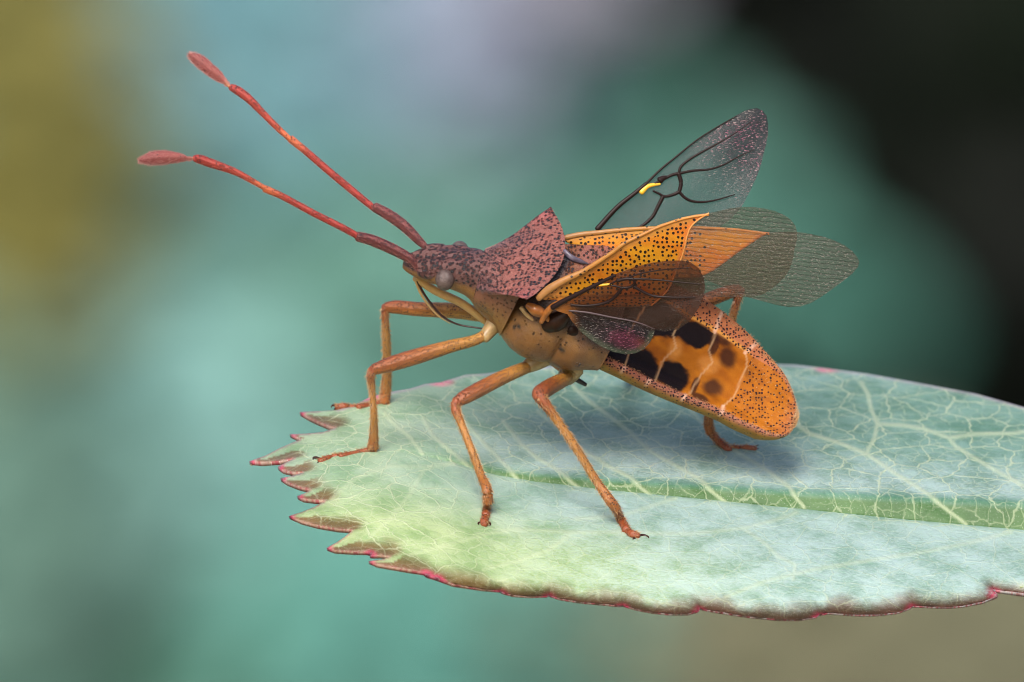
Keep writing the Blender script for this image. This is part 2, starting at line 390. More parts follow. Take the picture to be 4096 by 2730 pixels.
def bg_plant(name, cat, label, X, Y, rx, ry, dist, cols, n=70, size=1.6, deep=2.5):
    """a bushy plant whose leafy head stands around one spot of the garden; stem down to the soil"""
    c = far_point(X, Y, dist); k = U * dist / D0
    root = empty(name, (c[0], c[1], GZ), label, cat, 'blurred garden plants behind the leaf')
    pts = []
    while len(pts) < n:
        u, v = random.gauss(0, .55), random.gauss(0, .55)
        if u*u + v*v > 2: continue
        pts.append(c + np.array([u * rx * k, random.uniform(0, deep), v * ry * k]))
    V, F, C = leaf_cloud(pts, size, cols)
    mesh('foliage', V, F, M['bgleaf'], root, col=C, world=True, kind='stuff')
    zs = np.linspace(GZ, c[2], 12); r = np.linspace(.22, .05, 12); a = np.arange(8) / 8 * 6.283
    SV = np.concatenate([np.stack([c[0] + .8*math.sin(z*.11) - .8*math.sin(c[2]*.11) + rr*np.cos(a), c[1] + deep*1.1 + rr*np.sin(a), np.full(8, z)], 1) for z, rr in zip(zs, r)])
    mesh('stem', SV, grid_faces(12, 8, True), M['bgstem'], root, world=True)
BGK = 1.12                                          # leaf reflectance against its look in full daylight
def bgset():
    def T(*c):
        c = S(*c) * BGK; g = c.mean(); return np.clip(g + (c - g) * 1.12, .004, .9)
    L = [
     ('blurred olive brown plant at the end of the bed beside the grey-green one', 20, 700, 330, 1300, 338, [T(110,106,60), T(102,100,58)], 1.0),
     ('blurred grey-green leafy plant between the olive and the steel-blue ones', 520, 800, 480, 1200, 342, [T(106,132,120), T(100,128,114)], .9),
     ('blurred steel-blue leafy plant between the grey-green one and the lavender flowers', 1000, 120, 520, 520, 341, [T(112,150,160), T(106,146,152)], 1.0),
     ('blurred pale lavender flower clump above the sea-green shrub', 1720, 60, 560, 440, 341, [T(142,156,176), T(136,148,168), T(144,144,162)], 1.0),
     ('blurred sea-green leafy shrub below the lavender flowers', 1500, 1080, 900, 560, 342, [T(98,138,128), T(94,134,124)], 1.4),
     ('blurred light blue-green clump below the grey-green plant', 420, 1900, 640, 560, 340, [T(122,160,156), T(116,154,150)], 1.0),
     ('blurred mid-green low clump beside the teal one', 800, 2600, 900, 420, 341, [T(88,128,110), T(92,134,118)], 1.0),
     ('blurred teal low clump between the mid-green and the straw-coloured ones', 2000, 2520, 760, 480, 340, [T(92,142,134), T(86,132,124)], 1.0),
     ('blurred straw-coloured dry plant low in front of the dark hedge', 3350, 2600, 900, 480, 339, [T(106,105,86), T(100,101,82)], 1.0),
     ('blurred blue-green shrub between the sea-green shrub and the dark hedge', 2480, 1000, 420, 560, 342, [T(76,116,106), T(62,100,90)], .8),
     ('blurred dull blue-green plant above the straw-coloured dry one', 3080, 1330, 420, 300, 344, [T(74,116,104), T(58,98,88)], .9),
     ('blurred mauve-grey flower cluster between the lavender flowers and the dark hedge', 2230, -160, 240, 260, 340, [T(128,126,138)], .8),
     ('blurred greyish green tuft below the olive brown plant', 0, 2150, 380, 700, 338, [T(86,114,104)], .8),
    ]
    for lab, X, Y, rx, ry, dist, cols, dens in L:
        area = rx * ry * (U * dist / D0) ** 2 * 4
        bg_plant('garden_plant', 'plant', lab, X, Y, rx, ry, dist, cols, n=int(area * 18 * dens), size=1.15)
bgset()
def hedge(name, label, x0, x1, y, z0, z1, cols, n, size, thick):
    root = empty(name, ((x0+x1)/2, y, GZ), label, 'hedge')
    pts = [np.array([random.uniform(x0, x1), y + random.uniform(0, thick), random.uniform(z0, z1)]) for _ in range(n)]
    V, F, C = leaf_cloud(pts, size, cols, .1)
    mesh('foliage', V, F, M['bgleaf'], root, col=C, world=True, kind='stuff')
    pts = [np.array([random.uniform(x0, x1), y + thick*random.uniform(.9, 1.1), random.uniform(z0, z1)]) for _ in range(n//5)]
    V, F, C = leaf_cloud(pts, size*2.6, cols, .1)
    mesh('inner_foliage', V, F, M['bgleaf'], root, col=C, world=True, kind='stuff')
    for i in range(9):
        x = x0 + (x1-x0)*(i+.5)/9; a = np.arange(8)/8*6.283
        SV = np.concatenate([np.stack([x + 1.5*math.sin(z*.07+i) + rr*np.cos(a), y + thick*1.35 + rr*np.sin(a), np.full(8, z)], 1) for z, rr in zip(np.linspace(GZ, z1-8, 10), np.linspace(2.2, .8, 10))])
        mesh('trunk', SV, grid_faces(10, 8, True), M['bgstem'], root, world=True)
xe = far_point(1950, 0, 370)[0]
hedge('hedge', 'sea-green leafy hedge along the back of the garden', xe-220, xe, 285, GZ, 10, [S(104,156,142)*BGK*1.25, S(96,148,134)*BGK*1.25], 34000, 2.0, 10)
hedge('hedge', 'evergreen hedge further back than the green one, its shade painted into dark leaves', xe-40, xe+220, 345, GZ, 10, [S(34,52,32)*.3, S(24,38,21)*.22, S(40,62,36)*.3], 36000, 3.0, 24)  # background shadow put into the near-black leaf colours

# ------------------------------------------------------------------ the leaf
MID = np.array([(1003,1861),(1111,1838),(1191,1820),(1352,1803),(1466,1808),(1524,1810),(1696,1836),(1811,1864),(1983,1914),(2132,1939),(2424,1973),(2727,2002),(3166,2046),(3605,2090),(4096,2134),(4700,2195),(5300,2260),(5700,2310)], float)
ymid = lambda X: np.interp(X, MID[:, 0], MID[:, 1])
band = lambda X: np.interp(X, [1500, 1700, 2130, 3000, 4096, 5000], [0, 6, 26, 58, 108, 110])
ZC = -250.0
def leafz(X, Y):
    X = np.asarray(X, float); Y = np.asarray(Y, float)
    t = Y - ymid(X); h = band(X)
    up = np.clip(-t, 0, None); ub = np.minimum(up, h); uo = np.clip(up - h, 0, None)
    far = -(0.35*ub + 2.35*uo + .0011*uo**2)
    dn = np.clip(t, 0, None)
    near = 3.0*dn - .0030*dn**2*np.clip(1, 0, 1) - 0
    near = np.where(dn > 330, 3.0*330 - .0030*330**2 + (3.0-.0060*330)*(dn-330), near)
    tip = sm(1750, 1050, X)
    z = ZC + np.where(t < 0, far, near)
    z += -60*tip*tip + 14*np.sin(X*.0046+1)*sm(40, 300, np.abs(t)) + 5*nz(np.stack([X*.004, t*.008, X*0], -1))*sm(10, 80, np.abs(t))
    return z
FARM = [(5700,2290),(5400,2170),(5100,2030),(4750,1880),(4400,1745),(4096,1645),(3900,1590),(3660,1545),(3465,1510),(3310,1490),(3185,1475),(2900,1464),(2500,1462),(2200,1480),(1926,1511),(1860,1514),(1811,1529),(1760,1545),(1696,1552),(1640,1570),(1581,1580),(1524,1592),(1480,1604),(1440,1625),(1409,1638),(1352,1655)]
TEETH = [(1280,1660),(1200,1664),(1232,1684),(1271,1703),(1317,1722),(1345,1727),(1294,1744),(1225,1750),(1162,1752),(1190,1766),(1205,1774),(1180,1783),(1122,1808),(1065,1838),(999,1861),(1048,1866),(1122,1861),(1180,1850),(1151,1864),(1114,1882),(1134,1897),(1175,1907),(1215,1906),(1168,1920),(1125,1928),(1151,1945),(1197,1963),(1244,1975),(1220,1989),(1191,1999),(1214,2011),(1260,2017),(1300,2020),(1260,2042),(1208,2063),(1159,2078),(1208,2100),(1271,2117),(1352,2131),(1410,2135),(1380,2160),(1346,2184),(1309,2205),(1340,2216),(1409,2221),(1466,2222),(1484,2226),(1480,2235),(1497,2236),(1524,2236),(1556,2240),(1524,2251),(1475,2257),(1507,2272),(1570,2283),(1639,2295),(1694,2303),(1702,2311),(1712,2315),(1745,2325),(1811,2349),(1926,2366),(2000,2372),(2008,2378),(2054,2390),(2120,2394),(2188,2392),(2195,2389),(2239,2403),(2310,2415),(2385,2422),(2480,2431),(2492,2429),(2542,2444),(2610,2457),(2678,2464),(2750,2464),(2792,2452),(2797,2441),(2830,2448),(2873,2456),(2950,2468),(3020,2477),(3110,2485),(3195,2486),(3262,2476),(3274,2466),(3310,2460),(3361,2463),(3430,2468),(3508,2467),(3590,2458),(3630,2444),(3650,2432),(3703,2434),(3780,2438),(3849,2433),(3930,2418),(3990,2394),(3970,2372),(4035,2381),(4096,2389),(4250,2404),(4400,2395),(4420,2380),(4550,2396),(4750,2398),(5000,2370),(5250,2330),(5500,2315),(5700,2322)]
TIPS = np.array([(1200,1664),(1162,1752),(999,1861),(1114,1882),(1125,1928),(1191,1999),(1159,2078),(1309,2205),(1480,2231),(1475,2257),(1704,2312),(1745,2325),(2004,2376),(2195,2389),(2490,2430),(2797,2443),(3272,2470),(3648,2434),(3972,2374),(4420,2382)], float)
leaf = empty('rose_leaf', P([(3000, 2060, ZC)])[0], 'pale blue-green serrated leaf with crimson tooth tips, the bug standing on it', 'leaf')
V, F = sheet(FARM + TEETH, 8.0, leafz)
X, Y = V[:, 0], V[:, 1]; t = Y - ymid(X); hb = band(X)
low = np.array(TEETH[2:], float)
de = np.full(len(X), 1e9)
idx = np.where((Y > ymid(X) - 140) | (X < 1500))[0]
de[idx] = seg_dist(X[idx], Y[idx], TEETH[:-3])
df = seg_dist(X, Y, FARM[3:])
dt = np.full(len(X), 1e9)
for tx, ty in TIPS: dt = np.minimum(dt, np.hypot(X-tx, (Y-ty)*1.4))
base = mixc(np.tile(lin((.062, .165, .105)), (len(X), 1)), (.17, .29, .23), sm(-20, 20, t))
base = mixc(base, (.24, .33, .29), sm(330, 60, np.abs(t))*sm(0, 40, -t-hb)*.55)
base = mixc(base, (.20, .33, .15), sm(2500, 1250, X)*.75)                      # yellower towards the tip
base = mixc(base, (.22, .33, .11), sm(60, 300, t)*sm(3300, 2200, X)*.85)
base = mixc(base, (.032, .098, .012), sm(0, 4, -t)*sm(hb*1.05+1, hb*.75, -t)*sm(1650, 2100, X)*.9)  # green flank of the midrib
rimw = np.interp(X, [1000, 1500, 2000, 2600, 3400, 4096], [52, 56, 48, 50, 56, 40])
rag = 1 + .35*nz(np.stack([X*.02, Y*.02, X*0], -1))
below = np.zeros(len(X)); below[idx] = seg_side(X[idx], Y[idx], TEETH[:-3])
rimf = sm(rimw*rag*1.5, rimw*.45, de)*(.12 + .88*sm(-.1, .6, below))
base = mixc(base, mixc((.10, .07, .016), (.075, .038, .020), sm(1700, 2500, X)), rimf*.96)
base = mixc(base, (.10, .035, .028), sm(30, 6, de)*np.interp(X, [1100, 1800, 2600], [.2, .5, .75])*(.3+.7*sm(-.1, .6, below)))
base = mixc(base, (.26, .05, .07), sm(7, 1, de)*.6)
base = mixc(base, (.32, .018, .062), sm(np.where(X > 1650, 50, 38), np.where(X > 1650, 18, 12), dt)*.95)
base = mixc(base, (.05, .008, .02), sm(14, 6, dt)*.9)
base = mixc(base, (.30, .22, .26), sm(14, 2, df)*.75)
for fx, fy in ((3310, 1490), (1760, 1545), (1480, 1606)):
    base = mixc(base, (.55, .06, .13), sm(70, 20, np.hypot(X-fx, (Y-fy)*3))*.9)
vfade = 1 - .75*sm(60, 10, de)
SEC = [
 [(3865,2106),(3776,2036),(3681,1972),(3579,1909),(3465,1832),(3382,1797),(3236,1750),(3191,1718),(3080,1660),(2990,1600),(2930,1540)],
 [(3465,1832),(3496,1769),(3509,1711),(3484,1654),(3471,1591),(3440,1545)],
 [(3509,1711),(3617,1718),(3694,1731),(3795,1767),(3903,1753),(4050,1750),(4150,1735)],
 [(3217,2039),(3159,1966),(3058,1890),(2981,1845),(2880,1780),(2800,1700),(2740,1630)],
 [(2899,2017),(2791,1928),(2676,1864),(2600,1820),(2512,1739),(2425,1672),(2352,1619),(2290,1560)],
 [(2600,1990),(2520,1925),(2430,1880),(2330,1815),(2240,1740),(2150,1660)],
 [(2310,1958),(2230,1895),(2150,1850),(2080,1790),(2010,1700)],
 [(2070,1927),(1997,1853),(1936,1793),(1870,1719),(1820,1650)],
 [(1880,1884),(1800,1820),(1730,1760),(1690,1690)],
 [(1689,1830),(1628,1753),(1575,1712),(1540,1670)],
 [(4420,2166),(4250,2060),(4096,1960),(3950,1880),(3820,1800),(3795,1767)],
 [(5000,2225),(4800,2110),(4600,2000),(4420,1900),(4250,1800)],
 [(3186,2066),(3107,2095),(2971,2129),(2776,2149),(2581,2149),(2288,2144),(2054,2132),(1946,2149),(1800,2188),(1640,2230)],
 [(4044,2144),(3898,2183),(3703,2222),(3478,2256),(3263,2290),(3050,2340),(2900,2400)],
 [(2971,2129),(3060,2190),(3110,2240),(3180,2275),(3170,2330)],
 [(2700,2010),(2480,2080),(2300,2090)],
 [(1811,1870),(1700,1884),(1560,1880),(1420,1930),(1330,2010)],
 [(1700,1884),(1640,1990),(1560,2090),(1480,2160)],
 [(4900,2225),(4600,2270),(4300,2320),(4080,2350)],
 [(2288,2144),(2200,2210),(2060,2260),(1930,2290)],
]
vd = np.full(len(X), 1e9)
for s in SEC: vd = np.minimum(vd, seg_dist(X, Y, s))
V[:, 2] += 3.0*sm(22, 4, vd)*0 - 7.0*sm(60, 8, vd)*sm(4, 40, np.abs(t))        # blade quilts down towards its veins
V[:, 2] -= np.where(t > 60, 70*sm(60, 0, de)**1.4*sm(1500, 2000, X), 0)               # edge rolls under
uvl = np.stack([X/100, np.where(t < 0, np.minimum(-t, hb)*.8 + np.clip(-t-hb, 0, None)*2.6, -t*2.4)/100], 1)
inband = sm(0, 3, -t)*sm(hb+6, hb-2, -t)*sm(1650, 2000, X)
vfade = vfade*(1 - .58*sm(0, 30, t)*sm(1500, 2100, X))*(1 - .45*inband)
bloom_sheen = .18 + .60*sm(0, 25, t)*sm(1700, 2700, X) + .55*sm(260, 40, -t-hb)*sm(0, 30, -t-hb)*sm(1500, 2200, X) + .25*sm(1600, 1520, Y)  # zones where waxy pallor and reflected-sky sheen are painted on the blade
bloom_sheen = np.clip(bloom_sheen, 0, 1)*(1-.9*inband)*(1-rimf)
msk = np.stack([bloom_sheen, sm(12, 3, vd)*.8*(1-.4*sm(0, 30, t)), vfade], 1)
blade = mesh('blade', V, F, M['leaf'], leaf, col=base, uvp=uvl, msk=msk)
sd = blade.modifiers.new('thickness', 'SOLIDIFY'); sd.thickness = .012; sd.offset = -1 
def strand(name, pts, r0, r1, mat, parent, lift=0.0, n=60, k=8, zf=leafz, extra=None):
    c = crom([(x, y) for x, y in pts], n); z = zf(c[:, 0], c[:, 1]) + lift
    if extra is not None: z = z + extra(c)
    rr = np.linspace(r0, r1, n)
    Vt, Ft, *_ = tube_data(np.column_stack([c, z, rr]), n, k, .3, .3)
    return mesh(name, Vt, Ft, mat, parent)
strand('midrib', MID[:], 3.5, 10, M['midrib'], leaf, lift=2, n=160)
for i, s in enumerate(SEC):
    big = i in (0, 3, 4, 10)
    strand('vein', s, 6.0 if big else 4.5, 2.2, M['leafvein'], leaf, lift=-3.0, n=70)
Vt, Ft, *_ = tube_data([(5600,2305,ZC-5,26),(6000,2360,ZC-10,30),(6600,2440,ZC-30,34),(7300,2520,ZC-60,40)], 24, 12)
mesh('petiole', Vt, Ft, M['stalk'], leaf)
c = P([(7300, 2520, ZC-60)])[0]
zs = np.linspace(GZ, c[2] + 6, 40); a = np.arange(14)/14*6.283
SV = np.concatenate([np.stack([c[0] + .5*math.sin(z*.09) - .5*math.sin(c[2]*.09) + r*np.cos(a), np.full(14, c[1]) + r*np.sin(a), np.full(14, z)], 1) for z, r in zip(zs, np.linspace(.45, .16, 40))])
mesh('stalk', SV, grid_faces(40, 14, True), M['stalk'], leaf, world=True)

# ------------------------------------------------------------------ the bug
bug = empty('squash_bug', P([(2150, 1500, -250)])[0], 'rust and orange bug with spread smoky wings and red antennae standing on leaf', 'insect')
HEAD_C, PRO_C, TAN_C = lin((.135, .054, .048)), lin((.28, .092, .068)), lin((.27, .125, .028))
bodyV, bodyF, bodyC, bodyU, bodyM, _off = [], [], [], [], [], 0
def add_body(V, F, C, Uv, dots, dark=None):
    global _off
    bodyV.append(V); bodyF.extend([tuple(i + _off for i in f) for f in F]); _off += len(V)
    bodyC.append(C if np.ndim(C) == 2 else np.tile(C, (len(V), 1))); bodyU.append(Uv)
    m = np.zeros((len(V), 3)); m[:, 0] = dots; m[:, 1] = 0 if dark is None else dark; bodyM.append(m)
# -- trunk: head, neck, thorax
prof = np.array([(-452,-312,14,16),(-446,-310,30,30),(-425,-300,50,46),(-390,-286,68,62),(-340,-266,82,78),(-285,-246,93,88),(-235,-234,90,90),(-195,-226,90,95),(-165,-232,96,88),(-100,-258,110,96),(-20,-262,130,120),(40,-240,190,165),(75,-226,226,186),(110,-216,232,198),(180,-212,232,196),(280,-208,222,180),(350,-206,215,155),(420,-206,200,120)], float)
NS, NK = 110, 72
ct = np.linspace(0, 1, NS); cp = crom(prof, NS)
ang = np.arange(NK)/NK*2*np.pi
sgn = lambda v, e: np.sign(v)*np.abs(v)**e
CL = np.outer(cp[:, 2], sgn(np.cos(ang), .88)); CD = cp[:, 1][:, None] + np.outer(cp[:, 3], sgn(np.sin(ang), .88)); CA = np.repeat(cp[:, 0][:, None], NK, 1)
# head: flatten crown, groove beside tylus; yaw a little
hd = sm(-200, -300, CA)
CL += -.12*(CA+200)*hd*0
rel = (CD - cp[:, 1][:, None])/cp[:, 3][:, None]
CD -= hd*12*sm(.4, 1, rel)*(1 - 2*np.abs(np.abs(CL)/np.maximum(cp[:, 2][:, None], 1) - .35))
CA2 = CA + hd*(CL*.14)
wob = nz(np.stack([CA*.03, CL*.03, CD*.03], -1))*2.2 + hd*3.0*nz(np.stack([CA*.07, CL*.07, CD*.07], -1))
tub = sm(-330, -400, CA)*sm(.0, .6, rel)                       # raised middle lobe and cheeks of the face
CD += tub*(13*np.exp(-(CL/16)**2) - 9*np.exp(-((np.abs(CL)-26)/9)**2)) + 8*hd*np.exp(-((np.abs(CL)-62)/16)**2)*np.exp(-((CA+285)/40)**2)
side = sm(.45, .1, rel)*sm(60, 120, CA)
puff = 1 + side*(.045*np.sin(np.clip((CA-70)/150, 0, 1)*np.pi) + .05*np.sin(np.clip((CA-228)/150, 0, 1)*np.pi) - .05*np.exp(-((CA-226)/7)**2))
CL *= puff; CD = cp[:, 1][:, None] + (CD - cp[:, 1][:, None])*puff
V = B(CA2, CL, CD + wob).reshape(-1, 3)
a_, l_, r_ = CA.ravel(), CL.ravel(), rel.ravel()
n3 = nz(np.stack([a_*.02, l_*.02, CD.ravel()*.02], -1))
C = mixc(TAN_C, HEAD_C, sm(-.25, .12, r_ + .12*n3)*sm(-150, -175, a_))
C = mixc(C, HEAD_C*1.2, sm(-390, -430, a_)*sm(-.5, 0, r_)*.7)
thor = sm(-60, 60, a_)
C = mixc(C, (.22, .085, .014), thor*sm(.3, -.1, r_)*.7)
C = mixc(C, (.035, .015, .012), thor*sm(.28, .52, r_+.1*n3))
C = mixc(C, (.30, .17, .045), thor*sm(-.35, -.8, r_)*.6)
C = mixc(C, (.55, .40, .22), sm(-.75, -.98, r_)*.7)
C = mixc(C, (.13, .05, .014), thor*np.clip(1.1*nz(np.stack([a_*.035, l_*.035, CD.ravel()*.035], -1)), 0, .55))
for bx, by in ((2068, 1308), (2247, 1398)):        # two black spots on the flank
    C = mixc(C, (.01, .007, .006), sm(13, 8, np.hypot((V[:, 0]-bx)*.62 - (V[:, 1]-by)*.3, (V[:, 1]-by)*1.3))*(V[:, 2] > -150))
    
F = grid_faces(NS, NK, True) + [tuple(range(NK)), tuple(reversed(range((NS-1)*NK, NS*NK)))]
arc = np.tile(ang, NS)*np.repeat((cp[:, 2]+cp[:, 3])/2, NK)
dots = .95*sm(-.2, .15, r_)*sm(-160, -190, a_) + .22*(1-sm(-.2, .15, r_)*sm(-160, -190, a_))
add_body(V, F, C, np.stack([a_, l_, CD.ravel()], 1)/100, np.clip(dots*1.0, 0, 1), 1-sm(-.2, .15, r_)*sm(-160, -190, a_))
# -- prothorax with the flared pronotum
ns, nv, nb = 90, 110, 60
s = np.linspace(0, 1, ns)[:, None]
si = s[:, 0]
ae = np.interp(si, [0, .4, .75, 1], [-170, -90, -40, 0]); le = crom([(0,122),(.2,140),(.4,188),(.6,212),(.75,246),(.9,285),(1,306)], ns)[:, 1]; de_ = np.interp(si, [0, .4, .75, 1], [-192, -118, -45, 0])
k7 = np.ones(9)/9
smooth1 = lambda x: np.convolve(np.pad(x, 4, mode='edge'), k7, 'valid')
ae, de_ = smooth1(ae), smooth1(de_)
am = np.interp(si, [0, 1], [-190, 93]); dm = smooth1(np.interp(si, [0, .12, .3, .6, .85, 1], [-135, -112, -84, -18, 32, 44]))
v = np.linspace(-1, 1, nv)[None, :]
vv = np.sign(v)*np.abs(v)
TA = ae[:, None] + (am-ae)[:, None]*(1 - np.abs(vv)**2.0)
TL = vv*le[:, None]*(1 + .0*s)
TD = de_[:, None] + (dm-de_)[:, None]*(1 - np.abs(vv)**2.4)
TD += 9*np.exp(-((s-.16)/.09)**2)*np.exp(-((np.abs(vv)-.42)/.25)**2) - 7*np.exp(-((s-.30)/.06)**2)*(1-vv**2)    # calli and furrow
TD += 7*sm(.86, 1, np.abs(vv))*sm(.1, .5, s)                                                               # raised lateral keel
TD += 2.6*nz(np.stack([TA*.05, TL*.05, TA*0], -1)) + 2.2*sm(.75, .1, s)*nz(np.stack([TA*.1, TL*.1, TA*0+2], -1))
wB = np.linspace(0, 1, nb+2)[1:-1][None, :]        # under side, far edge -> near edge
cosb = np.cos(wB*np.pi)
bl_ = sgn(cosb, .75)*np.interp(si, [0, 1], [1, .80])[:, None]*np.interp(si, [0, .4, 1], [118, 165, 235])[:, None]
bd_ = (de_-14)[:, None] - (np.interp(si, [0, .5, 1], [110, 220, 392]))[:, None]*np.sin(wB*np.pi)**.62
ba_ = (ae + np.interp(si, [0, 1], [8, -10]))[:, None] + np.interp(si, [0, .5, 1], [25, 32, 34])[:, None]*np.sin(wB*np.pi)
GA, GL, GD = np.hstack([TA, ba_]), np.hstack([TL, bl_]), np.hstack([TD, bd_])
V = B(GA, GL, GD).reshape(-1, 3); m = nv+nb
top = np.hstack([np.ones((ns, nv)), np.zeros((ns, nb))]).ravel()
below = np.hstack([np.zeros((ns, nv)), np.sin(wB*np.pi)*np.ones((ns, 1))]).ravel()
a_, l_ = GA.ravel(), GL.ravel(); sg = np.repeat(si, m)
n3 = nz(np.stack([a_*.012, l_*.012, a_*0], -1))
edge = np.hstack([np.abs(vv)*np.ones((ns, 1)), np.ones((ns, nb))]).ravel()
C = mixc(PRO_C, HEAD_C*1.05, np.clip(sm(.5, .05, sg) + .35*n3, 0, 1))
C = mixc(C, (.36, .09, .085), sm(.7, 1, edge)*sm(.5, .9, sg)*.8)
C = mixc(C, (.10, .04, .05), sm(.93, .985, edge)*sm(.75, .2, sg)*.7)
tanc = mixc(mixc((.18, .062, .03), (.30, .15, .030), sm(.05, .7, below)), (.33, .13, .07), np.clip(n3*.5, 0, .5))
C = np.where(top[:, None] > .5, C, tanc)
dots = np.where(top > .5, np.clip(.66 + .25*sm(.6, 0, sg) + .2*n3 + .3*sm(.80, 1, edge), 0, 1), .5)
F = grid_faces(ns, m, True) + [tuple(range(m)), tuple(reversed(range((ns-1)*m, ns*m)))]
uvb = np.stack([a_, l_, GD.ravel()], 1)/100
add_body(V, F, C, uvb, dots, 1-top)
# -- abdomen
near = [(2330,1385),(2413,1440),(2491,1479),(2589,1530),(2686,1574),(2735,1594),(2809,1623),(2892,1657),(2955,1690),(3029,1719),(3077,1739),(3117,1746),(3151,1738),(3176,1712),(3188,1690)]
far_ = [(2440,1080),(2560,1095),(2680,1130),(2760,1168),(2833,1207),(2887,1243),(2941,1287),(2980,1321),(3024,1365),(3068,1414),(3102,1453),(3141,1502),(3170,1565),(3185,1614),(3192,1663),(3188,1690)]
na = 150
nr = crom(near, na); fr = crom(far_, na)
dn_, df_ = np.full(na, -215.0), np.full(na, -110.0)
endk = sm(.75, 1, np.linspace(0, 1, na)); dn_ = dn_ + 30*endk; df_ = df_ - 75*endk
N3 = np.array([at(x, y, d=d) for (x, y), d in zip(nr, dn_)]); F3 = np.array([at(x, y, d=d) for (x, y), d in zip(fr, df_)])
u = np.linspace(0, 1, na)[:, None]; nd, nve = 110, 50
Dv = np.array([DX[0], -DX[1], DX[2]])
vt = np.linspace(0, 1, nd)[None, :]
wid = np.linalg.norm(F3-N3, axis=1)[:, None]
cx = np.minimum(vt, 1-vt)
dish = -(.055*wid)*sm(.06, .22, cx)*sm(1, .85, u) + .05*wid*np.sin(vt*np.pi)*sm(.8, 1, u)     # disc sunk between the upturned margins
dish = dish + .035*wid*np.sin(vt*np.pi)
LT = N3[:, None, :]*(1-vt[..., None]) + F3[:, None, :]*vt[..., None] + dish[..., None]*Dv
wv_ = np.linspace(1, 0, nve+2)[None, 1:-1]
depth = (np.interp(u[:, 0], [0, .25, .6, .82, .93, 1], [190, 190, 165, 150, 60, 6]))[:, None]*np.sin(wv_*np.pi)**.55
LB = N3[:, None, :]*(1-wv_[..., None]) + F3[:, None, :]*wv_[..., None] - depth[..., None]*Dv
G = np.concatenate([LT, LB], 1); V = G.reshape(-1, 3); m = nd+nve
top = np.hstack([np.ones((na, nd)), np.zeros((na, nve))]).ravel()
vq = np.hstack([vt*np.ones((na, 1)), wv_*np.ones((na, 1))]).ravel(); uq = np.repeat(u[:, 0], m)
X, Y = V[:, 0], V[:, 1]
n3 = nz(np.stack([X*.02, Y*.02, X*0], -1)); n4 = nz(np.stack([X*.06, Y*.06, X*0+3], -1))
OR = lin((.37, .112, .006))
C = np.tile(OR, (len(X), 1)); C = mixc(C, (.52, .19, .016), np.clip(.5*n3+.1, 0, .6)); C = mixc(C, (.24, .065, .006), np.clip(-.8*n3, 0, .6))
def blob(cx, cy, rx, ry, rot=0, soft=.35):
    c_, s_ = math.cos(rot), math.sin(rot); dx, dy = X-cx, Y-cy
    e = np.sqrt(((dx*c_+dy*s_)/rx)**2 + ((-dx*s_+dy*c_)/ry)**2) + .16*nz(np.stack([X*.06, Y*.06, X*0+3], -1))
    return sm(1+soft*.5, 1-soft*.5, e)
BK = lin((.010, .006, .006))
blk = np.zeros(len(X))
for a in ((2779,1338,78,52,.35,.3),(2690,1506,66,60,.5,.3),(2560,1470,85,72,.5,.25),(2420,1380,150,95,.5,.2),(2400,1250,190,120,0,.2),(2560,1250,150,110,.2,.25),(2660,1285,95,62,.3,.3),(2640,1310,60,36,.2,.3)): blk = np.maximum(blk, blob(*a))
C = mixc(C, BK, blk)
for a in ((2850,1550,40,34,.3,.9),(2911,1430,32,44,-.3,.9),(2779,1545,14,36,.35,.5),(2855,1385,20,40,.3,.6),(2800,1590,36,14,.4,.8),(3000,1500,18,26,0,.9),(3030,1590,26,20,.4,1.0),(2890,1360,44,22,.5,1)): C = mixc(C, (.035, .012, .008), blob(*a)*.88)
C = mixc(C, (.66, .28, .06), np.maximum(blob(2700,1400,26,40,.3,1), blob(2835,1460,40,34,.3,1))*.6)
SEGL = [[(2514,1420),(2497,1475)],[(2733,1277),(2692,1336),(2704,1392),(2664,1430),(2648,1449),(2619,1525)],[(2861,1336),(2836,1405),(2850,1450),(2800,1505),(2758,1576)],[(2981,1412),(2988,1440),(2985,1475),(2960,1529),(2935,1588),(2893,1626)],[(2600,1190),(2560,1260),(2510,1340)]]
ln = np.full(len(X), 1e9)
for sgl in SEGL: ln = np.minimum(ln, seg_dist(X, Y, sgl))
C = mixc(C, (.66, .42, .22), sm(5.5, 1.5, ln)*.5)
tail = sm(-6, 22, seg_dist(X, Y, [(2981,1300),(2981,1412),(2985,1475),(2960,1529),(2935,1588),(2893,1626),(2880,1700)])*np.sign((X-2985)+(Y-1475)*.45+1e-6))
C = mixc(C, (.42, .135, .012), tail*.7); C = mixc(C, (.30, .09, .014), tail*np.clip(.9*n4, 0, .6))
# connexivum: pale pinkish orange margin with dark punctures and light cross bars
inF = seg_dist(X, Y, [(2560,1150),(2680,1225),(2758,1275),(2859,1330),(2981,1414),(3010,1470)])
conF = np.where((X-2758)*.60-(Y-1275)*1.0 > 0, 1, 0)*sm(0, 10, inF)*(vq > .5)
conF = np.maximum(conF, sm(.90, .94, vq))*(uq < .98)
conN = sm(.05, .03, vq)
con = np.maximum(np.maximum(conF, conN), sm(.84, .98, uq)*.7)
C = mixc(C, (.46, .165, .075), con*.95); C = mixc(C, (.27, .11, .085), conN*.7)
C = mixc(C, (.70, .33, .05), sm(26, 8, inF)*conF*.8)
for sgl in ([(2860,1330),(2890,1240)],[(2981,1412),(3030,1370)],[(2588,1542),(2600,1522)],[(2730,1602),(2742,1582)],[(2884,1660),(2894,1626)],[(2489,1490),(2497,1470)]):
    C = mixc(C, (.80, .52, .38), sm(9, 4, seg_dist(X, Y, sgl))*.7)
C = mixc(C, (.26, .09, .06), sm(.12, 0, 1-uq)*.7)
ven = mixc((.30, .165, .030), (.22, .095, .016), np.clip(n3, 0, 1))
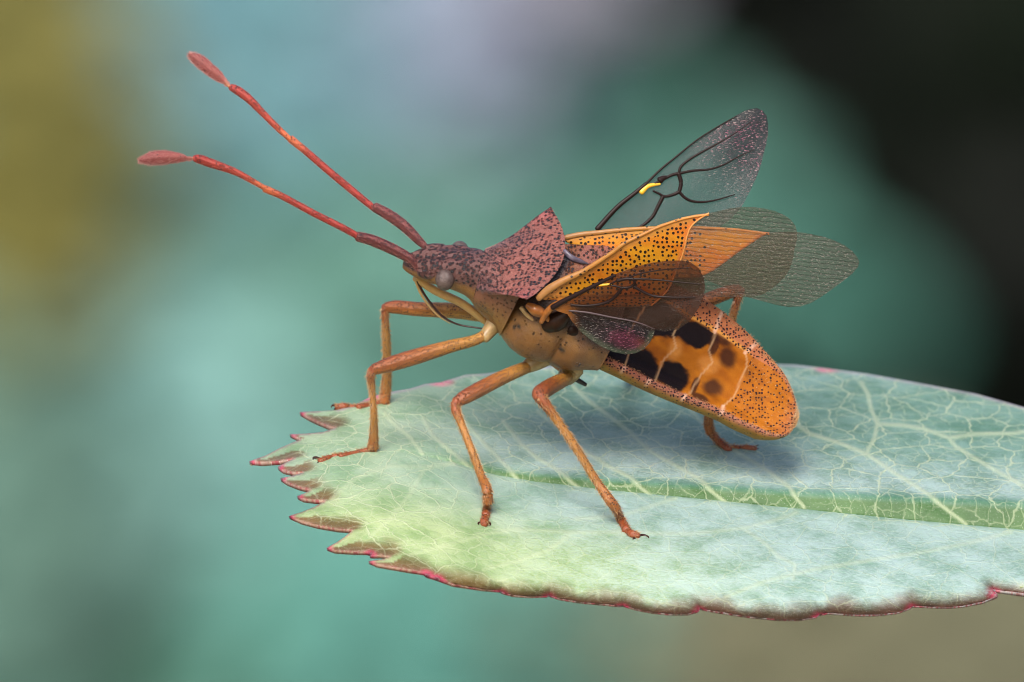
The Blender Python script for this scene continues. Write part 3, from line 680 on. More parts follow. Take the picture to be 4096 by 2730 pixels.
C = np.where(top[:, None] > .5, C, ven)
dots = np.where(top > .5, np.clip(con*(.62+.55*n3)*(1-.35*tail) + tail*(.36+.14*n3), 0, .95), .10)
dots = np.maximum(dots, conN*.85*top); dots = np.maximum(dots, np.where((top < .5) & ((vq < .06) | (vq > .94)), .4, 0))
F = grid_faces(na, m, True) + [tuple(range(m)), tuple(reversed(range((na-1)*m, na*m)))]
abV, abF, abC, abU, abM = V, F, C, np.stack([X*1.0, Y*1.15], 1)/100, np.stack([dots, tail*.3 + (1-top), dots*0], 1)
# one body: head + thorax + abdomen
V, F = np.concatenate(bodyV), bodyF
nfb = len(F); off = len(V)
F = F + [tuple(i+off for i in f) for f in abF]
body = mesh('body', np.concatenate([V, abV]), F, [M['body'], M['abd']], bug, col=np.concatenate(bodyC+[abC]), uvp=np.concatenate(bodyU+[np.column_stack([abU, np.zeros(len(abU))])]), msk=np.concatenate(bodyM+[abM]))
mi = np.zeros(len(F), np.int32); mi[nfb:] = 1; body.data.polygons.foreach_set('material_index', mi)

def fuzz(name, pts, nrm, mat, parent, n, length, width=.9):
    V, F = [], []
    for i, k in enumerate(RNG.integers(0, len(pts), n)):
        d_ = nrm[k] + RNG.normal(0, .35, 3) + .5*np.array([AX[0], -AX[1], AX[2]]); d_ /= np.linalg.norm(d_)
        w1 = np.cross(d_, [0, 0, 1.0]); w1 = w1/np.linalg.norm(w1)*width; w2 = np.cross(d_, w1)
        p = pts[k]; V += [p+w1, p-w1*.5+w2*.8, p-w1*.5-w2*.8, p+d_*length*random.uniform(.6, 1.3)]
        F += [(4*i, 4*i+1, 4*i+3), (4*i+1, 4*i+2, 4*i+3), (4*i+2, 4*i, 4*i+3)]
    return mesh(name, np.array(V), F, mat, parent, smooth=False, kind='stuff')
rim_ = np.where((top > .5) & ((vq > .93) | (vq < .06) | (uq > .93) | (RNG.random(len(vq)) < .10*tail)) & (uq > .12) & (uq < .985))[0]
ctr = (N3 + F3)/2
out_ = abV[rim_] - np.repeat(ctr, m, 0)[rim_]; out_ /= np.linalg.norm(out_, axis=1)[:, None] + 1e-9
fuzz('bristles', abV[rim_], out_*.7 + Dv*.6, M['hair'], bug, 1500, 11, .8)
pr = np.where(bodyM[1][:, 0] > .6)[0]
fuzz('bristles', bodyV[1][pr], np.tile(Dv, (len(pr), 1)), M['hairpink'], bug, 1300, 7, .7)
def blobmesh(name, c, rx, ry, rz, mat, parent, n=20, k=28, col=None, dots=0.0, rough=0.0, basis=None):
    th = np.linspace(0, np.pi, n)[:, None]; ph = np.arange(k)[None, :]/k*2*np.pi
    D = np.stack([np.cos(th)*np.ones_like(ph), np.sin(th)*np.sin(ph), np.sin(th)*np.cos(ph)], -1).reshape(-1, 3)
    R = np.eye(3) if basis is None else basis
    rad = 1 + rough*nz(D*2.5)
    V = np.asarray(c) + (D*np.array([rx, ry, rz])*rad[:, None]) @ R
    C = np.tile(lin(col if col is not None else (.5, .5, .5)), (len(V), 1))
    return mesh(name, V, grid_faces(n, k, True), mat, parent, col=C, uvp=D, msk=np.tile(lin((dots, 0, 0)), (len(V), 1)))
# eyes and ocelli
e1 = at(1779, 1121, l=-106); e2 = at(1838, 1007, l=106)
blobmesh('eye', e1, 38, 43, 40, M['eye'], bug, 28, 36)
blobmesh('eye', e2, 38, 43, 40, M['eye'], bug, 28, 36)
blobmesh('ocellus', at(1851, 1058, l=-38), 9, 9, 9, M['ocellus'], bug, 12, 16)
blobmesh('ocellus', at(1872, 1015, l=38), 9, 9, 9, M['ocellus'], bug, 12, 16)

# scutellum: punctured triangular plate behind the pronotum
def patch(name, quad, mat, parent, n=40, m=40, bulge=14, col=None, dots=.8, thick=10):
    """curved four-sided plate; quad corners (X, Y, z) in order, bulging to the viewer's up side"""
    q0, q1, q2, q3 = [np.asarray(p, float) for p in quad]
    a, b = np.meshgrid(np.linspace(0, 1, n), np.linspace(0, 1, m), indexing='ij')
    V = (q0*(1-a)[..., None]*(1-b)[..., None] + q1*a[..., None]*(1-b)[..., None] + q2*a[..., None]*b[..., None] + q3*(1-a)[..., None]*b[..., None])
    V = V + (bulge*np.sin(a*np.pi)**.7*np.sin(b*np.pi)**.7)[..., None]*Dv
    Vl = V - thick*Dv
    Vv = np.concatenate([V.reshape(-1, 3), Vl.reshape(-1, 3)]); K = n*m
    F = grid_faces(n, m) + [tuple(K+i for i in reversed(f)) for f in grid_faces(n, m)]
    ring = [i*m for i in range(n)] + [(n-1)*m+j for j in range(1, m)] + [i*m+m-1 for i in range(n-2, -1, -1)] + [j for j in range(m-2, 0, -1)]
    F += [(ring[i], ring[(i+1) % len(ring)], ring[(i+1) % len(ring)]+K, ring[i]+K) for i in range(len(ring))]
    C = col(Vv[:, 0], Vv[:, 1]) if callable(col) else np.tile(lin(col), (len(Vv), 1))
    return mesh(name, Vv, F, mat, parent, col=C, uvp=Vv[:, :2]/100*1.1, msk=np.tile(lin((dots, 0, 0)), (len(Vv), 1)))
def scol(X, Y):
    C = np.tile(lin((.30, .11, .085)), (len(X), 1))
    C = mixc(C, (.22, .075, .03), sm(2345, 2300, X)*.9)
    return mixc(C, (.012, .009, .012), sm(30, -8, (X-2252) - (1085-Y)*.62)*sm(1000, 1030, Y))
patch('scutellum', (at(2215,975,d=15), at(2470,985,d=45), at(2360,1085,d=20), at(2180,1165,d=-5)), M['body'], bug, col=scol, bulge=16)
Vt, Ft, *_ = tube_data([(*at(2258,1005,d=44), 10), (*at(2285,1030,d=46), 11), (*at(2320,1045,d=46), 9), (*at(2352,1056,d=40), 3)], 24, 12, flat=.7)
mesh('scutellum_ridge', Vt, Ft, M['silver'], bug)
# rostrum, sheath, stylet
def tubeobj(name, pts, mat, parent, n=40, k=12, colf=None, dots=0.0, **kw):
    Vt, Ft, t, s_, uv, c, T, r = tube_data(pts, n, k, **kw)
    C = colf(t, s_) if callable(colf) else np.tile(lin(colf if colf is not None else (.5, .5, .5)), (len(Vt), 1))
    d_ = dots(t, s_) if callable(dots) else np.full(len(Vt), dots)
    o = mesh(name, Vt, Ft, mat, parent, col=C, uvp=uv, msk=np.stack([d_, d_*0, d_*0], 1))
    return o, (c, T, r)
rl = lambda X, Y, r, l=-10: (*at(X, Y, l=l), r)
tubeobj('rostrum', [rl(1662,1112,16), rl(1735,1160,17), rl(1850,1216,17), rl(1950,1290,16), rl(2000,1322,15), rl(2090,1376,13), rl(2190,1440,12), rl(2290,1509,12), rl(2343,1540,8)], M['leg'], bug, 70, 12,
        lambda t, s: mixc(mixc((.62, .38, .13), (.36, .16, .08), sm(.35, .6, t)), (.02, .008, .006), sm(.88, .94, t)))
st = lambda X, Y, r: (*at(X, Y, l=-22), r)
tubeobj('stylet', [st(1668,1124,4.5), st(1695,1174,5), st(1722,1213,5), st(1764,1261,4.6), st(1799,1285,4.2), st(1837,1300,4), st(1894,1310,3.6), st(1945,1317,3)], M['stylet'], bug, 60, 10)
tubeobj('stylet_sheath', [st(1660,1118,6), st(1680,1168,5.5), st(1709,1215,4.5), st(1752,1263,3.4), st(1800,1295,1.6)], M['cream'], bug, 50, 10)
# antennal sockets
tubeobj('antenna_socket', [(*at(1740,1090,l=-58), 30), (*at(1700,1090,l=-62), 27), (*at(1680,1087,l=-62), 20)], M['body'], bug, 20, 20, HEAD_C, .9)
tubeobj('antenna_socket', [(*at(1770,1005,l=55), 30), (*at(1728,1000,l=55), 26), (*at(1708,996,l=55), 19)], M['body'], bug, 20, 20, HEAD_C, .9)

# ------------------------------------------------------------------ bristles
def bristles(name, parent, chains, mat, density, length, width=1.1, lean=.75, up_only=False):
    V, F, off = [], [], 0
    for c, T, r in chains:
        L = np.r_[0, np.cumsum(np.linalg.norm(np.diff(c, axis=0), axis=1))]
        n = int(L[-1]*density)
        for _ in range(n):
            x = random.uniform(0, L[-1]); i = min(int(np.searchsorted(L, x)), len(c)-1)
            Ti = T[i]; s = np.cross(Ti, [0, -1.0, 0.001]); s /= np.linalg.norm(s); uu = np.cross(s, Ti)
            a = random.uniform(0, 6.283); nrm = s*math.cos(a) + uu*math.sin(a)
            p = c[i] + nrm*r[i]*.95; d_ = nrm*(1-lean*.35) + Ti*lean + RNG.normal(0, .12, 3); d_ /= np.linalg.norm(d_)
            ln = length*random.uniform(.6, 1.25); w1 = np.cross(d_, nrm); w1 = w1/(np.linalg.norm(w1)+1e-9)*width; w2 = np.cross(d_, w1)
            V += [p+w1, p-w1*.5+w2*.8, p-w1*.5-w2*.8, p+d_*ln]
            F += [(off, off+1, off+3), (off+1, off+2, off+3), (off+2, off, off+3)]; off += 4
    return mesh(name, np.array(V), F, mat, parent, smooth=False, kind='stuff')

# ------------------------------------------------------------------ antennae
def antenna(base, segs, zz, warm):
    root = empty('antenna', None, parent=bug)
    cols = [((.17, .040, .034), (.17, .034, .032)), ((.33, .022, .013), (.37, .034, .016)), ((.42, .052, .018), (.34, .028, .018)), ((.30, .058, .045), (.22, .048, .045))]
    Ltot = sum(len(s_) for s_ in segs); ch = []; cnt = 0
    for i, sg_ in enumerate(segs):
        pts = []
        for j, (x, y, wd) in enumerate(sg_):
            f = (i + j/(len(sg_)-1))/4; pts.append((x, y, zz[0] + (zz[1]-zz[0])*f, wd/2))
        c0, c1 = cols[i]
        def cf(t, s_, c0=lin(c0), c1=lin(c1), i=i):
            C = mixc(c0, c1, t)
            if i in (1, 2): C = mixc(C, (.66, .17, .05), sm(.75, 1, t)*.75 if i == 1 else sm(.3, 0, t)*.7)
            if i == 3: C = mixc(C, (.62, .28, .10), sm(.16, .02, t)*.8)
            return C*warm
        o, chn = tubeobj('antenna_segment', pts, M['ant'], root, 46, 16, cf, [.92, .5, .45, .1][i])
        ch.append(chn)
    bristles('bristles', root, ch[:3], M['hairpink'], 1.1, 9, .8)
    bristles('bristles', root, ch[3:], M['hairpink'], 6.0, 13, .9, lean=.9)
antenna(None, [
 [(1682,1088,24),(1643,1040,38),(1560,993,45),(1475,958,44),(1432,948,40)],
 [(1440,952,25),(1400,928,27),(1249,851,27),(1120,782,27),(1060,756,29)],
 [(1058,753,20),(1010,725,23),(944,690,27),(833,650,37),(792,636,35),(779,635,28)],
 [(776,635,11),(752,636,13),(735,634,26),(690,631,46),(640,632,56),(600,636,49),(572,641,28),(558,643,10)]], (-75, 60), 1.0)
antenna(None, [
 [(1712,997,22),(1680,968,34),(1620,908,44),(1554,860,45),(1500,830,40)],
 [(1500,838,25),(1450,797,28),(1321,690,29),(1220,603,29),(1163,557,31)],
 [(1158,556,21),(1110,512,25),(1055,457,27),(990,392,34),(945,360,35),(925,350,28)],
 [(918,347,13),(902,331,18),(880,312,36),(833,274,48),(795,243,47),(770,226,30),(758,219,10)]], (-160, -330), 1.05)

# ------------------------------------------------------------------ legs
YEL, RED, BRN = lin((.46, .225, .040)), lin((.27, .066, .020)), lin((.36, .118, .018))
def legz(pts):                                     # rows (X, Y, z|None, width); None = on the leaf
    out = []
    for x, y, z, wd in pts:
        if z is None: z = float(leafz(x, y + wd*.48)) + wd*.2
        out.append((x, y, z, wd/2))
    return out
def leg(coxa, femur, tibia, tarsus, claws, tone=1.0, fyel=.35):
    root = empty('leg', None, parent=bug)
    ch = []
    o, c = tubeobj('coxa', legz(coxa), M['membrane_joint'], root, 16, 16)
    fc = lambda t, s: mixc(mixc(YEL, BRN*1.1, sm(.1, fyel+.35, t)), RED, np.clip(sm(.35, .95, t)*(.55+.45*s), 0, 1))*tone
    o, c = tubeobj('femur', legz(femur), M['leg'], root, 50, 20, fc, .75); ch.append(c); cf = c
    tcf = lambda t, s: mixc(mixc(RED*1.15, (.42, .18, .032), sm(.05, .25, t)), (.34, .105, .018), sm(.55, 1, t))*tone
    o, c = tubeobj('tibia', legz(tibia), M['leg'], root, 60, 18, tcf, .5); ct_ = c
    cts = []
    for i, sgm in enumerate(tarsus):
        o, c = tubeobj('tarsus_segment', legz(sgm), M['leg'], root, 18, 14, (.28, .066, .018), .25); cts.append(c)
    for cl in claws: tubeobj('claw', [(x, y-3, z+14, r*1.5) for x, y, z, r in legz(cl)], M['claw'], root, 16, 8)
    bristles('bristles', root, [cf], M['hairdark'], 1.2, 8, .9)
    bristles('bristles', root, [ct_] + cts, M['hair'], 1.7, 17, .95, lean=.85)
def CZ(X, Y, l): return float(at(X, Y, l=l)[2])
zf = CZ(1950, 1315, -90); zm = CZ(2130, 1440, -100); zh = CZ(2270, 1495, -100)
LZ = lambda x, y: float(leafz(x, y))
# near fore leg
z0 = LZ(1480, 1818)
leg([(1985,1285,zf,78),(1962,1318,zf+5,62),(1935,1352,zf+15,50)],
    [(1950,1335,zf+12,44),(1903,1360,zf+25,44),(1803,1386,zf+60,52),(1669,1426,zf+95,63),(1562,1458,zf+120,60),(1498,1478,zf+130,46)],
    [(1494,1478,zf+130,40),(1483,1500,zf+120,36),(1488,1552,zf+85,27),(1495,1659,z0+110,27),(1495,1745,z0+45,38),(1491,1792,z0+14,47)],
    [[(1486,1800,z0+8,26),(1440,1811,None,24),(1361,1827,None,27)],[(1364,1827,None,15),(1350,1826,None,22),(1332,1828,None,24)],[(1336,1828,None,15),(1310,1836,None,28),(1280,1848,None,28)]],
    [[(1284,1845,None,9),(1266,1834,LZ(1266,1846)+10,7),(1254,1834,LZ(1254,1846)+10,5),(1252,1842,LZ(1252,1852)+4,2)],[(1282,1852,None,10),(1268,1862,None,7),(1266,1874,None,5),(1273,1882,None,2)]])
# far fore leg
zff = CZ(1990, 1250, 90); z0 = LZ(1500, 1625)
leg([(2010,1225,zff,70),(1985,1252,zff,58)],
    [(1990,1255,zff,55),(1930,1258,zff-10,60),(1836,1245,zff-30,63),(1669,1237,zff-70,57),(1575,1229,zff-90,52),(1545,1231,zff-95,42)],
    [(1545,1228,zff-95,40),(1541,1250,zff-105,32),(1545,1351,(zff-95)*.7+z0*.3,33),(1548,1485,(zff-95)*.3+z0*.7,36),(1542,1570,z0+20,44),(1536,1608,z0+8,48)],
    [[(1528,1612,z0+5,28),(1490,1620,None,27),(1434,1632,None,31)],[(1436,1632,None,15),(1422,1630,None,22),(1402,1630,None,23)],[(1406,1630,None,16),(1375,1628,None,31),(1347,1630,None,27)]],
    [[(1350,1628,None,9),(1336,1624,LZ(1336,1640),7),(1327,1628,LZ(1327,1640),5),(1324,1636,LZ(1324,1642),2)],[(1350,1634,None,9),(1340,1640,None,6),(1336,1648,None,3)]], tone=1.12, fyel=.7)
# near mid leg
z0 = LZ(1950, 2080)
leg([(2175,1420,zm,100),(2140,1447,zm+8,78),(2108,1468,zm+18,56)],
    [(2128,1462,zm+10,46),(2085,1478,zm+40,52),(2003,1514,zm+100,58),(1903,1566,zm+170,61),(1848,1596,zm+205,54),(1832,1606,zm+212,44)],
    [(1832,1602,zm+212,46),(1822,1628,zm+212,40),(1843,1690,zm*.75+z0*.25+150,30),(1883,1793,zm*.5+z0*.5+105,30),(1923,1900,zm*.25+z0*.75+55,33),(1950,1970,z0+22,42),(1951,2012,z0+8,42)],
    [[(1950,2010,z0+4,30),(1946,2035,z0-50,32),(1942,2064,None,35)],[(1942,2058,None,24),(1940,2076,None,32)],[(1940,2072,None,26),(1937,2090,None,36),(1936,2102,None,30)]],
    [[(1928,2098,None,9),(1916,2096,None,8),(1913,2104,None,6),(1918,2110,None,3)],[(1944,2098,None,9),(1957,2096,None,8),(1961,2104,None,6),(1956,2111,None,3)]])
# near hind leg: femur comes towards the lens
z0 = LZ(2520, 2130)
leg([(2290,1470,zh,100),(2272,1500,zh+10,84),(2258,1516,zh+40,62)],
    [(2272,1506,zh+20,52),(2252,1520,zh+90,58),(2215,1540,zh+220,64),(2178,1562,zh+360,66),(2158,1582,zh+430,62),(2158,1590,zh+440,50)],
    [(2154,1582,zh+440,52),(2168,1600,zh+440,48),(2218,1668,(zh+440)*.85+z0*.15,35),(2305,1795,(zh+440)*.6+z0*.4,33),(2392,1935,(zh+440)*.25+z0*.75,34),(2445,2010,z0+30,42),(2466,2038,z0+12,40)],
    [[(2462,2034,z0+8,30),(2482,2075,z0-50,34),(2506,2122,None,36)],[(2500,2115,None,24),(2514,2130,None,30)],[(2510,2128,None,24),(2532,2140,None,36),(2552,2146,None,30)]],
    [[(2548,2150,None,9),(2536,2158,None,8),(2530,2166,None,3)],[(2556,2146,None,9),(2578,2146,None,8),(2592,2152,None,6),(2596,2162,None,3)]])
# far hind leg
zhf = CZ(2310, 1380, 100); z0 = LZ(2960, 1800)
leg([(2330,1350,zhf,80),(2345,1365,zhf-10,66)],
    [(2335,1362,zhf,50),(2480,1320,zhf-60,56),(2650,1265,zhf-120,62),(2820,1205,zhf-170,60),(2930,1165,zhf-195,52),(2956,1160,zhf-200,44)],
    [(2958,1158,zhf-200,46),(2950,1195,zhf-205,34),(2926,1285,(zhf-200)*.8+z0*.2,32),(2880,1480,(zhf-200)*.4+z0*.6,33),(2842,1640,z0+40,38),(2834,1700,z0+15,40),(2843,1732,z0+4,37)],
    [[(2842,1728,z0+2,34),(2870,1760,z0+0,31),(2916,1800,None,31)],[(2914,1796,None,17),(2935,1792,None,23),(2956,1794,None,24)],[(2952,1793,None,18),(2985,1793,None,29),(3020,1799,None,28)]],
    [[(3018,1794,None,9),(3036,1788,None,7),(3048,1796,None,3)],[(3020,1803,None,9),(3036,1803,None,7),(3045,1810,None,3)]], tone=1.05, fyel=.7)
# far mid leg, mostly hidden behind the body
zmf = CZ(2180, 1330, 100); z0 = LZ(2560, 1560)
leg([(2190,1310,zmf,80),(2200,1330,zmf-10,66)],
    [(2195,1325,zmf,48),(2280,1300,zmf-120,56),(2380,1285,zmf-230,58),(2430,1290,zmf-270,44)],
    [(2432,1288,zmf-270,42),(2445,1320,zmf-290,32),(2480,1420,(zmf-270)*.5+z0*.5,31),(2510,1500,z0+10,40)],
    [[(2510,1500,z0+4,28),(2530,1515,z0,28),(2545,1522,z0,28)]], [[(2545,1522,z0,9),(2560,1528,z0-4,6),(2566,1534,z0-8,3)]])

# ------------------------------------------------------------------ wings
fz_n = fitz([(2136,1196,185),(2350,1060,225),(2550,939,265),(2835,854,285),(2606,1223,110),(2308,1226,150),(3189,929,190),(3052,1179,80)])
fz_n2 = lambda X, Y: fz_n(X, Y) + 10*np.sin((Y-900)*.016)
RIM = [(2150,1188),(2193,1152),(2248,1119),(2327,1082),(2369,1056),(2449,1003),(2496,968),(2550,942),(2635,902),(2725,872),(2780,861),(2832,855)]
POST = [(2835,854),(2800,875),(2766,905),(2750,940),(2742,976),(2731,1018),(2715,1060),(2701,1095),(2680,1145),(2660,1175),(2630,1203),(2606,1223)]
V, F = sheet(RIM + POST + [(2520,1228),(2400,1229),(2308,1226),(2260,1215),(2222,1198),(2180,1200)], 9.0, fz_n2)
X, Y = V[:, 0], V[:, 1]
def corium_col(X, Y, rim, post, bright=1.0):
    n3 = nz(np.stack([X*.012, Y*.02, X*0], -1)); dr, dp = seg_dist(X, Y, rim), seg_dist(X, Y, post)
    C = np.tile(lin((.72, .26, .014)), (len(X), 1))
    C = mixc(C, (.80, .36, .018), np.clip(.5+.8*n3, 0, 1)); C = mixc(C, (.74, .19, .015), np.clip(-.9*n3, 0, .7))
    C = mixc(C, (.60, .27, .06), sm(40, 18, dr)*.8); C = mixc(C, (.78, .24, .06), sm(22, 5, dp)*.8)
    C = mixc(C, (.60, .27, .10), sm(2320, 2180, X)*.6)
    d_ = .92*sm(16, 34, dr)*sm(3, 14, dp) + .18*sm(36, 20, dr)
    return C*bright*.88, d_
C, d_ = corium_col(X, Y, RIM, POST)
clav = sm(-3, 4, Y - np.interp(X, [2225, 2612], [1186, 1180]))
C = mixc(C, (.55, .21, .035), clav*.7)
cl = seg_dist(X, Y, [(2235,1186),(2612,1180)]); C = mixc(C, (.22, .08, .02), sm(4, 1, cl)*.8)
C = mixc(C, (.45, .18, .03), sm(4, 1, seg_dist(X, Y, [(2300,1135),(2420,1085),(2560,1062)]))*.7)
fw = mesh('forewing', V, F, M['cor'], bug, col=C, uvp=np.stack([X, Y*np.where(clav > .5, 1.7, 1.0)], 1)/100, msk=np.stack([d_, d_*0, d_*0], 1))
m_ = fw.modifiers.new('thickness', 'SOLIDIFY'); m_.thickness = .005; m_.offset = 0
def edge_tube(name, pts, w0, w1, zf_, mat, parent, colr=(.5, .3, .1), dz=3, dots=0.0, flat=1.0, n=70):
    c = crom(pts, n); rr = np.linspace(w0, w1, n)/2
    return tubeobj(name, np.column_stack([c, zf_(c[:, 0], c[:, 1])+dz, rr]), mat, parent, n, 10, colr, dots, flat=flat)[0]
def rimc(t, s): return mixc(mixc((.33, .155, .045), (.40, .17, .026), sm(0, .4, t)), (.55, .19, .018), sm(.5, 1, t))
c = crom(RIM, 80); rr = np.interp(np.linspace(0, 1, 80), [0, .08, .3, .7, 1], [14, 17, 10, 5.5, 3])
tubeobj('costal_edge', np.column_stack([c + np.array([3, 6]), fz_n2(c[:, 0], c[:, 1])+2, rr]), M['cor'], fw, 80, 14, rimc, .22, flat=.7)
edge_tube('corium_border', POST, 7, 7, fz_n2, M['cor'], fw, (.72, .30, .08), dz=4)
V, F = sheet(POST[::-1] + [(2921,834),(2966,829),(3010,829),(3055,834),(3099,845),(3135,860),(3165,881),(3182,905),(3189,929),(3188,958),(3180,988),(3172,1035),(3159,1077),(3138,1110),(3111,1137),(3082,1160),(3052,1178),(3016,1188),(2980,1190),(2890,1189),(2814,1188),(2700,1197),(2640,1215)], 12.0, lambda X, Y: fz_n2(X, Y)+1.5)
X, Y = V[:, 0], V[:, 1]
C = np.column_stack([np.tile(lin((.095, .075, .062)), (len(X), 1)), 1.0 + .0*X])
C[:, 3] = .95 + .25*sm(2900, 2700, X)
mesh('wing_membrane', V, F, M['memb'], fw, col=C, uvp=np.stack([X - .35*(Y-1000), Y*1.0 - .10*X], 1)/100, msk=(1, 0, 0))
# far forewing
fz_f = fitz([(2262,945,-165),(2606,905,-140),(3080,932,-190),(2500,1080,-160),(3438,1050,-240),(3201,1229,-245)])
RIMF = [(2258,945),(2320,932),(2386,925),(2500,913),(2606,907),(2800,906),(2950,914),(3076,931)]
POSTF = [(3080,932),(3045,948),(3020,965),(2960,1005),(2900,1050),(2850,1085),(2800,1110)]
V, F = sheet(RIMF + POSTF + [(2700,1115),(2500,1075),(2380,1020),(2300,985),(2262,968)], 11.0, fz_f)
X, Y = V[:, 0], V[:, 1]; C, d_ = corium_col(X, Y, RIMF, POSTF, .95); d_ = d_*sm(2860, 2720, X)
ffw = mesh('forewing', V, F, M['cor'], bug, col=C, uvp=np.stack([X, Y], 1)/100+3.3, msk=np.stack([d_, d_*0, d_*0], 1))
m_ = ffw.modifiers.new('thickness', 'SOLIDIFY'); m_.thickness = .005; m_.offset = 0
c = crom(RIMF, 70)
tubeobj('costal_edge', np.column_stack([c + np.array([0, 7]), fz_f(c[:, 0], c[:, 1])+2, np.interp(np.linspace(0, 1, 70), [0, .3, 1], [11, 9, 3])]), M['cor'], ffw, 70, 14, rimc, .25, flat=.7)
V, F = sheet(POSTF[::-1] + [(3140,927),(3192,929),(3240,936),(3290,947),(3335,962),(3379,983),(3410,1006),(3430,1032),(3438,1050),(3432,1068),(3410,1095),(3379,1120),(3335,1153),(3290,1185),(3246,1212),(3201,1227),(3155,1229),(3111,1222),(3050,1206),(2992,1190),(2900,1152)], 13.0, lambda X, Y: fz_f(X, Y)+1.5)
X, Y = V[:, 0], V[:, 1]
C = np.column_stack([np.tile(lin((.095, .085, .070)), (len(X), 1)), np.ones(len(X))])
mesh('wing_membrane', V, F, M['memb'], ffw, col=C, uvp=np.stack([X, Y*1.0 - .12*X], 1)/100+4, msk=(1, 0, 0))
# far hindwing
hz_f = fitz([(2389,917,-215),(2715,695,-270),(3027,434,-350),(2964,828,-330),(2500,960,-235),(2750,930,-280)])
HF = [(2389,917),(2473,824),(2546,765),(2596,726),(2641,677),(2701,628),(2745,592),(2788,558),(2876,502),(2946,463),(2975,447),(2999,438),(3027,434),(3052,446),(3066,466),(3072,498),(3071,540),(3064,580),(3055,612),(3046,648),(3037,681),(3022,718),(3006,754),(2992,780),(2981,803),(2964,832),(2920,880),(2850,930),(2700,965),(2500,965),(2400,935)]
V, F = sheet(HF, 12.0, lambda X, Y: hz_f(X, Y) + 5*np.sin(X*.021+Y*.017))
X, Y = V[:, 0], V[:, 1]
dis = sm(360, 680, (X-2389)*.72 - (Y-917)*.69)
C = np.column_stack([mixc(np.tile(lin((.07, .085, .09)), (len(X), 1)), (.022, .016, .024), dis), .7 + .85*dis])
C[:, 3] = np.where(blob(2730,745,40,46,0,.4) > .5, .55, C[:, 3])
pk = dis*np.clip(.5+1.2*nz(np.stack([X*.012, Y*.012, X*0], -1)), 0, 1)  # pink sheen of the outer wing, painted as flecks
hfw = mesh('hindwing', V, F, M['hind_far'], bug, col=C, uvp=np.stack([X, Y], 1)/100, msk=np.stack([.25+.75*dis, pk, pk*0], 1))
hv = lambda pts, w0, w1, mat='vein', z=hz_f, par=None: edge_tube('vein', pts, w0*1.5, w1*1.4, z, M[mat], par or hfw, dz=4, flat=.8, n=40)
hv([(2389,917),(2473,826),(2546,768),(2585,735)], 15, 11)
hv([(2585,735),(2641,680),(2701,631),(2788,561),(2876,505),(2946,466)], 7, 2.5)
hv([(2565,770),(2590,747),(2615,740),(2640,737)], 16, 7, 'stigma')
hv([(2620,735),(2648,722),(2665,712),(2690,700),(2715,695)], 7, 10)
hv([(2640,722),(2655,712),(2668,708)], 20, 8)
hv([(2715,695),(2722,670),(2753,642),(2806,610),(2876,572),(2946,530),(3002,491)], 8, 2)
hv([(2715,695),(2771,684),(2834,679),(2894,660),(2946,631),(3016,600)], 8, 2)
hv([(2715,695),(2724,733),(2717,768)], 12, 11)
hv([(2717,768),(2736,789),(2760,803),(2806,809),(2859,802),(2939,779)], 9, 2.5)
hv([(2717,768),(2694,779),(2655,786),(2635,775),(2613,765)], 10, 6)
hv([(2652,787),(2631,828),(2610,867),(2567,905),(2520,925)], 11, 8)
# near hindwing, smoky, in front of the near forewing
hz_n = fitz([(2209,1231,175),(2386,1139,250),(2542,1068,320),(2763,1048,330),(2821,1153,320),(2756,1289,215),(2501,1418,110),(2290,1289,140)])
HN = [(2209,1231),(2263,1201),(2318,1173),(2386,1139),(2426,1116),(2474,1092),(2542,1068),(2610,1051),(2678,1043),(2729,1043),(2763,1050),(2797,1075),(2815,1112),(2821,1153),(2811,1204),(2787,1245),(2756,1289),(2712,1318),(2661,1328),(2620,1320),(2613,1343),(2600,1371),(2576,1398),(2542,1414),(2501,1418),(2457,1410),(2406,1388),(2355,1354),(2321,1326),(2290,1289),(2270,1258),(2229,1245)]
V, F = sheet(HN, 11.0, lambda X, Y: hz_n(X, Y) + 6*np.sin(X*.012+Y*.03))
X, Y = V[:, 0], V[:, 1]
lobe = sm(-10, 20, (Y - np.interp(X, [2229, 2355, 2542, 2620], [1240, 1252, 1289, 1318])))
C = np.column_stack([mixc(np.tile(lin((.045, .018, .010)), (len(X), 1)), (.022, .014, .020), lobe), .95 + .35*sm(2600, 2760, X)*(1-lobe) + .2*lobe])
C[:, :3] = mixc(C[:, :3], (.13, .022, .05), blob(2510,1365,70,34,.35,1)*.8*lobe); C[:, :3] = mixc(C[:, :3], (.085, .11, .07), sm(26, 8, seg_dist(X, Y, HN[20:29]))*.8*lobe)  # iridescent sheen of the lobe painted into its pigment
C[:, :3] = mixc(C[:, :3], (.60, .20, .03), sm(2330, 2250, X)*sm(1200, 1235, Y)*.8)
pk = lobe*blob(2500,1350,95,50,.35,1)
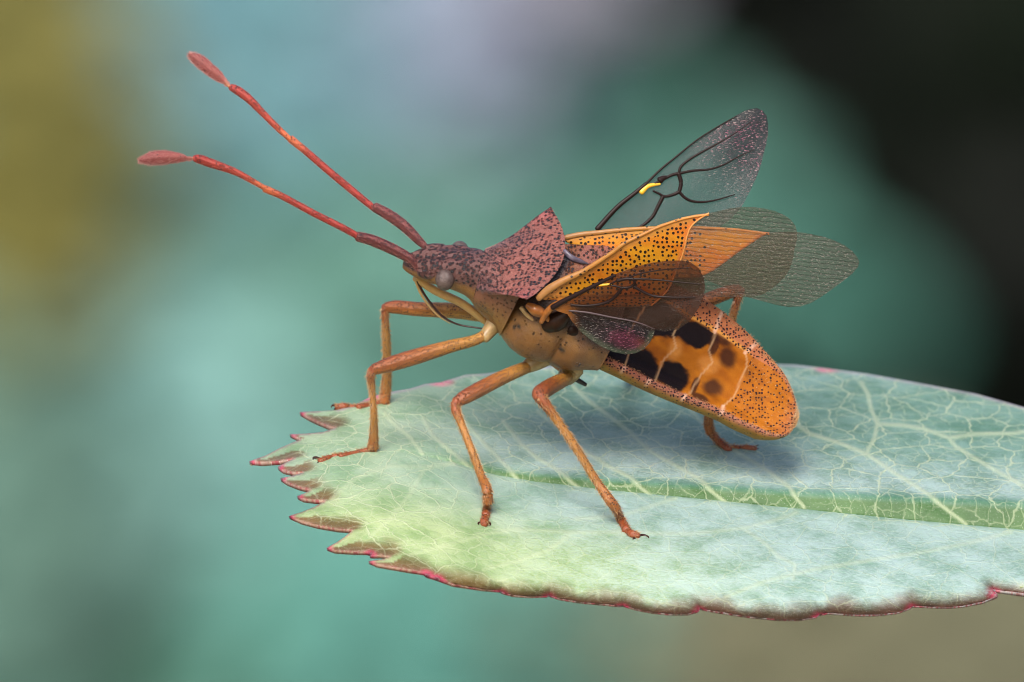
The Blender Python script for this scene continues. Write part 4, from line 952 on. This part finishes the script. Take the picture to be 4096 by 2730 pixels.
hnw = mesh('hindwing', V, F, M['hind_near'], bug, col=C, uvp=np.stack([X, Y], 1)/100, msk=np.stack([lobe, pk, pk*0], 1))
hn = lambda pts, w0, w1, mat='vein': hv(pts, w0, w1, mat, hz_n, hnw)
hn([(2209,1231),(2243,1211),(2304,1180),(2372,1146),(2426,1119),(2460,1102)], 15, 9)
hn([(2398,1140),(2420,1139),(2446,1137)], 9, 4, 'stigma')
hn([(2430,1142),(2474,1122),(2508,1113),(2559,1096),(2644,1081),(2763,1071)], 5, 3)
hn([(2470,1124),(2500,1117),(2532,1116)], 10, 9)
hn([(2525,1117),(2610,1119),(2712,1129),(2807,1138)], 7, 2.5)
hn([(2443,1143),(2457,1144),(2491,1152),(2525,1147),(2539,1133),(2532,1116)], 5, 10)
hn([(2535,1146),(2576,1170),(2610,1184),(2678,1190),(2780,1190)], 9, 4)
hn([(2490,1151),(2467,1180),(2440,1204),(2399,1218),(2338,1224),(2284,1221)], 10, 7)
hn([(2277,1243),(2355,1252),(2440,1269),(2542,1289),(2620,1316)], 6, 3.5, 'veinpale')
hn([(2290,1250),(2360,1282),(2440,1305),(2500,1325)], 4, 2)
# wing hinge sclerites
zz_ = lambda X, Y: float(fz_n2(X, Y))
tubeobj('wing_hinge', [(2112,1222,120,14),(2140,1240,122,24),(2172,1256,112,20),(2196,1285,100,8)], M['tan'], bug, 24, 16)
tubeobj('wing_hinge', [(2165,1290,105,10),(2185,1255,135,14),(2212,1226,160,13),(2245,1205,165,7)], M['tan'], bug, 24, 12)
tubeobj('wing_hinge', [(2190,1300,60,34),(2230,1285,85,40),(2262,1262,110,26),(2285,1250,120,10)], M['dark'], bug, 24, 16)
tubeobj('wing_hinge', [(2262,1318,20,22),(2285,1318,30,30),(2306,1332,20,24),(2322,1362,0,8)], M['dark'], bug, 24, 16)
tubeobj('flank_ridge', [(2085,1232,62,9),(2110,1262,62,9),(2150,1290,54,8),(2200,1318,44,6),(2260,1350,30,6),(2330,1388,0,5)], M['cream'], bug, 40, 12)
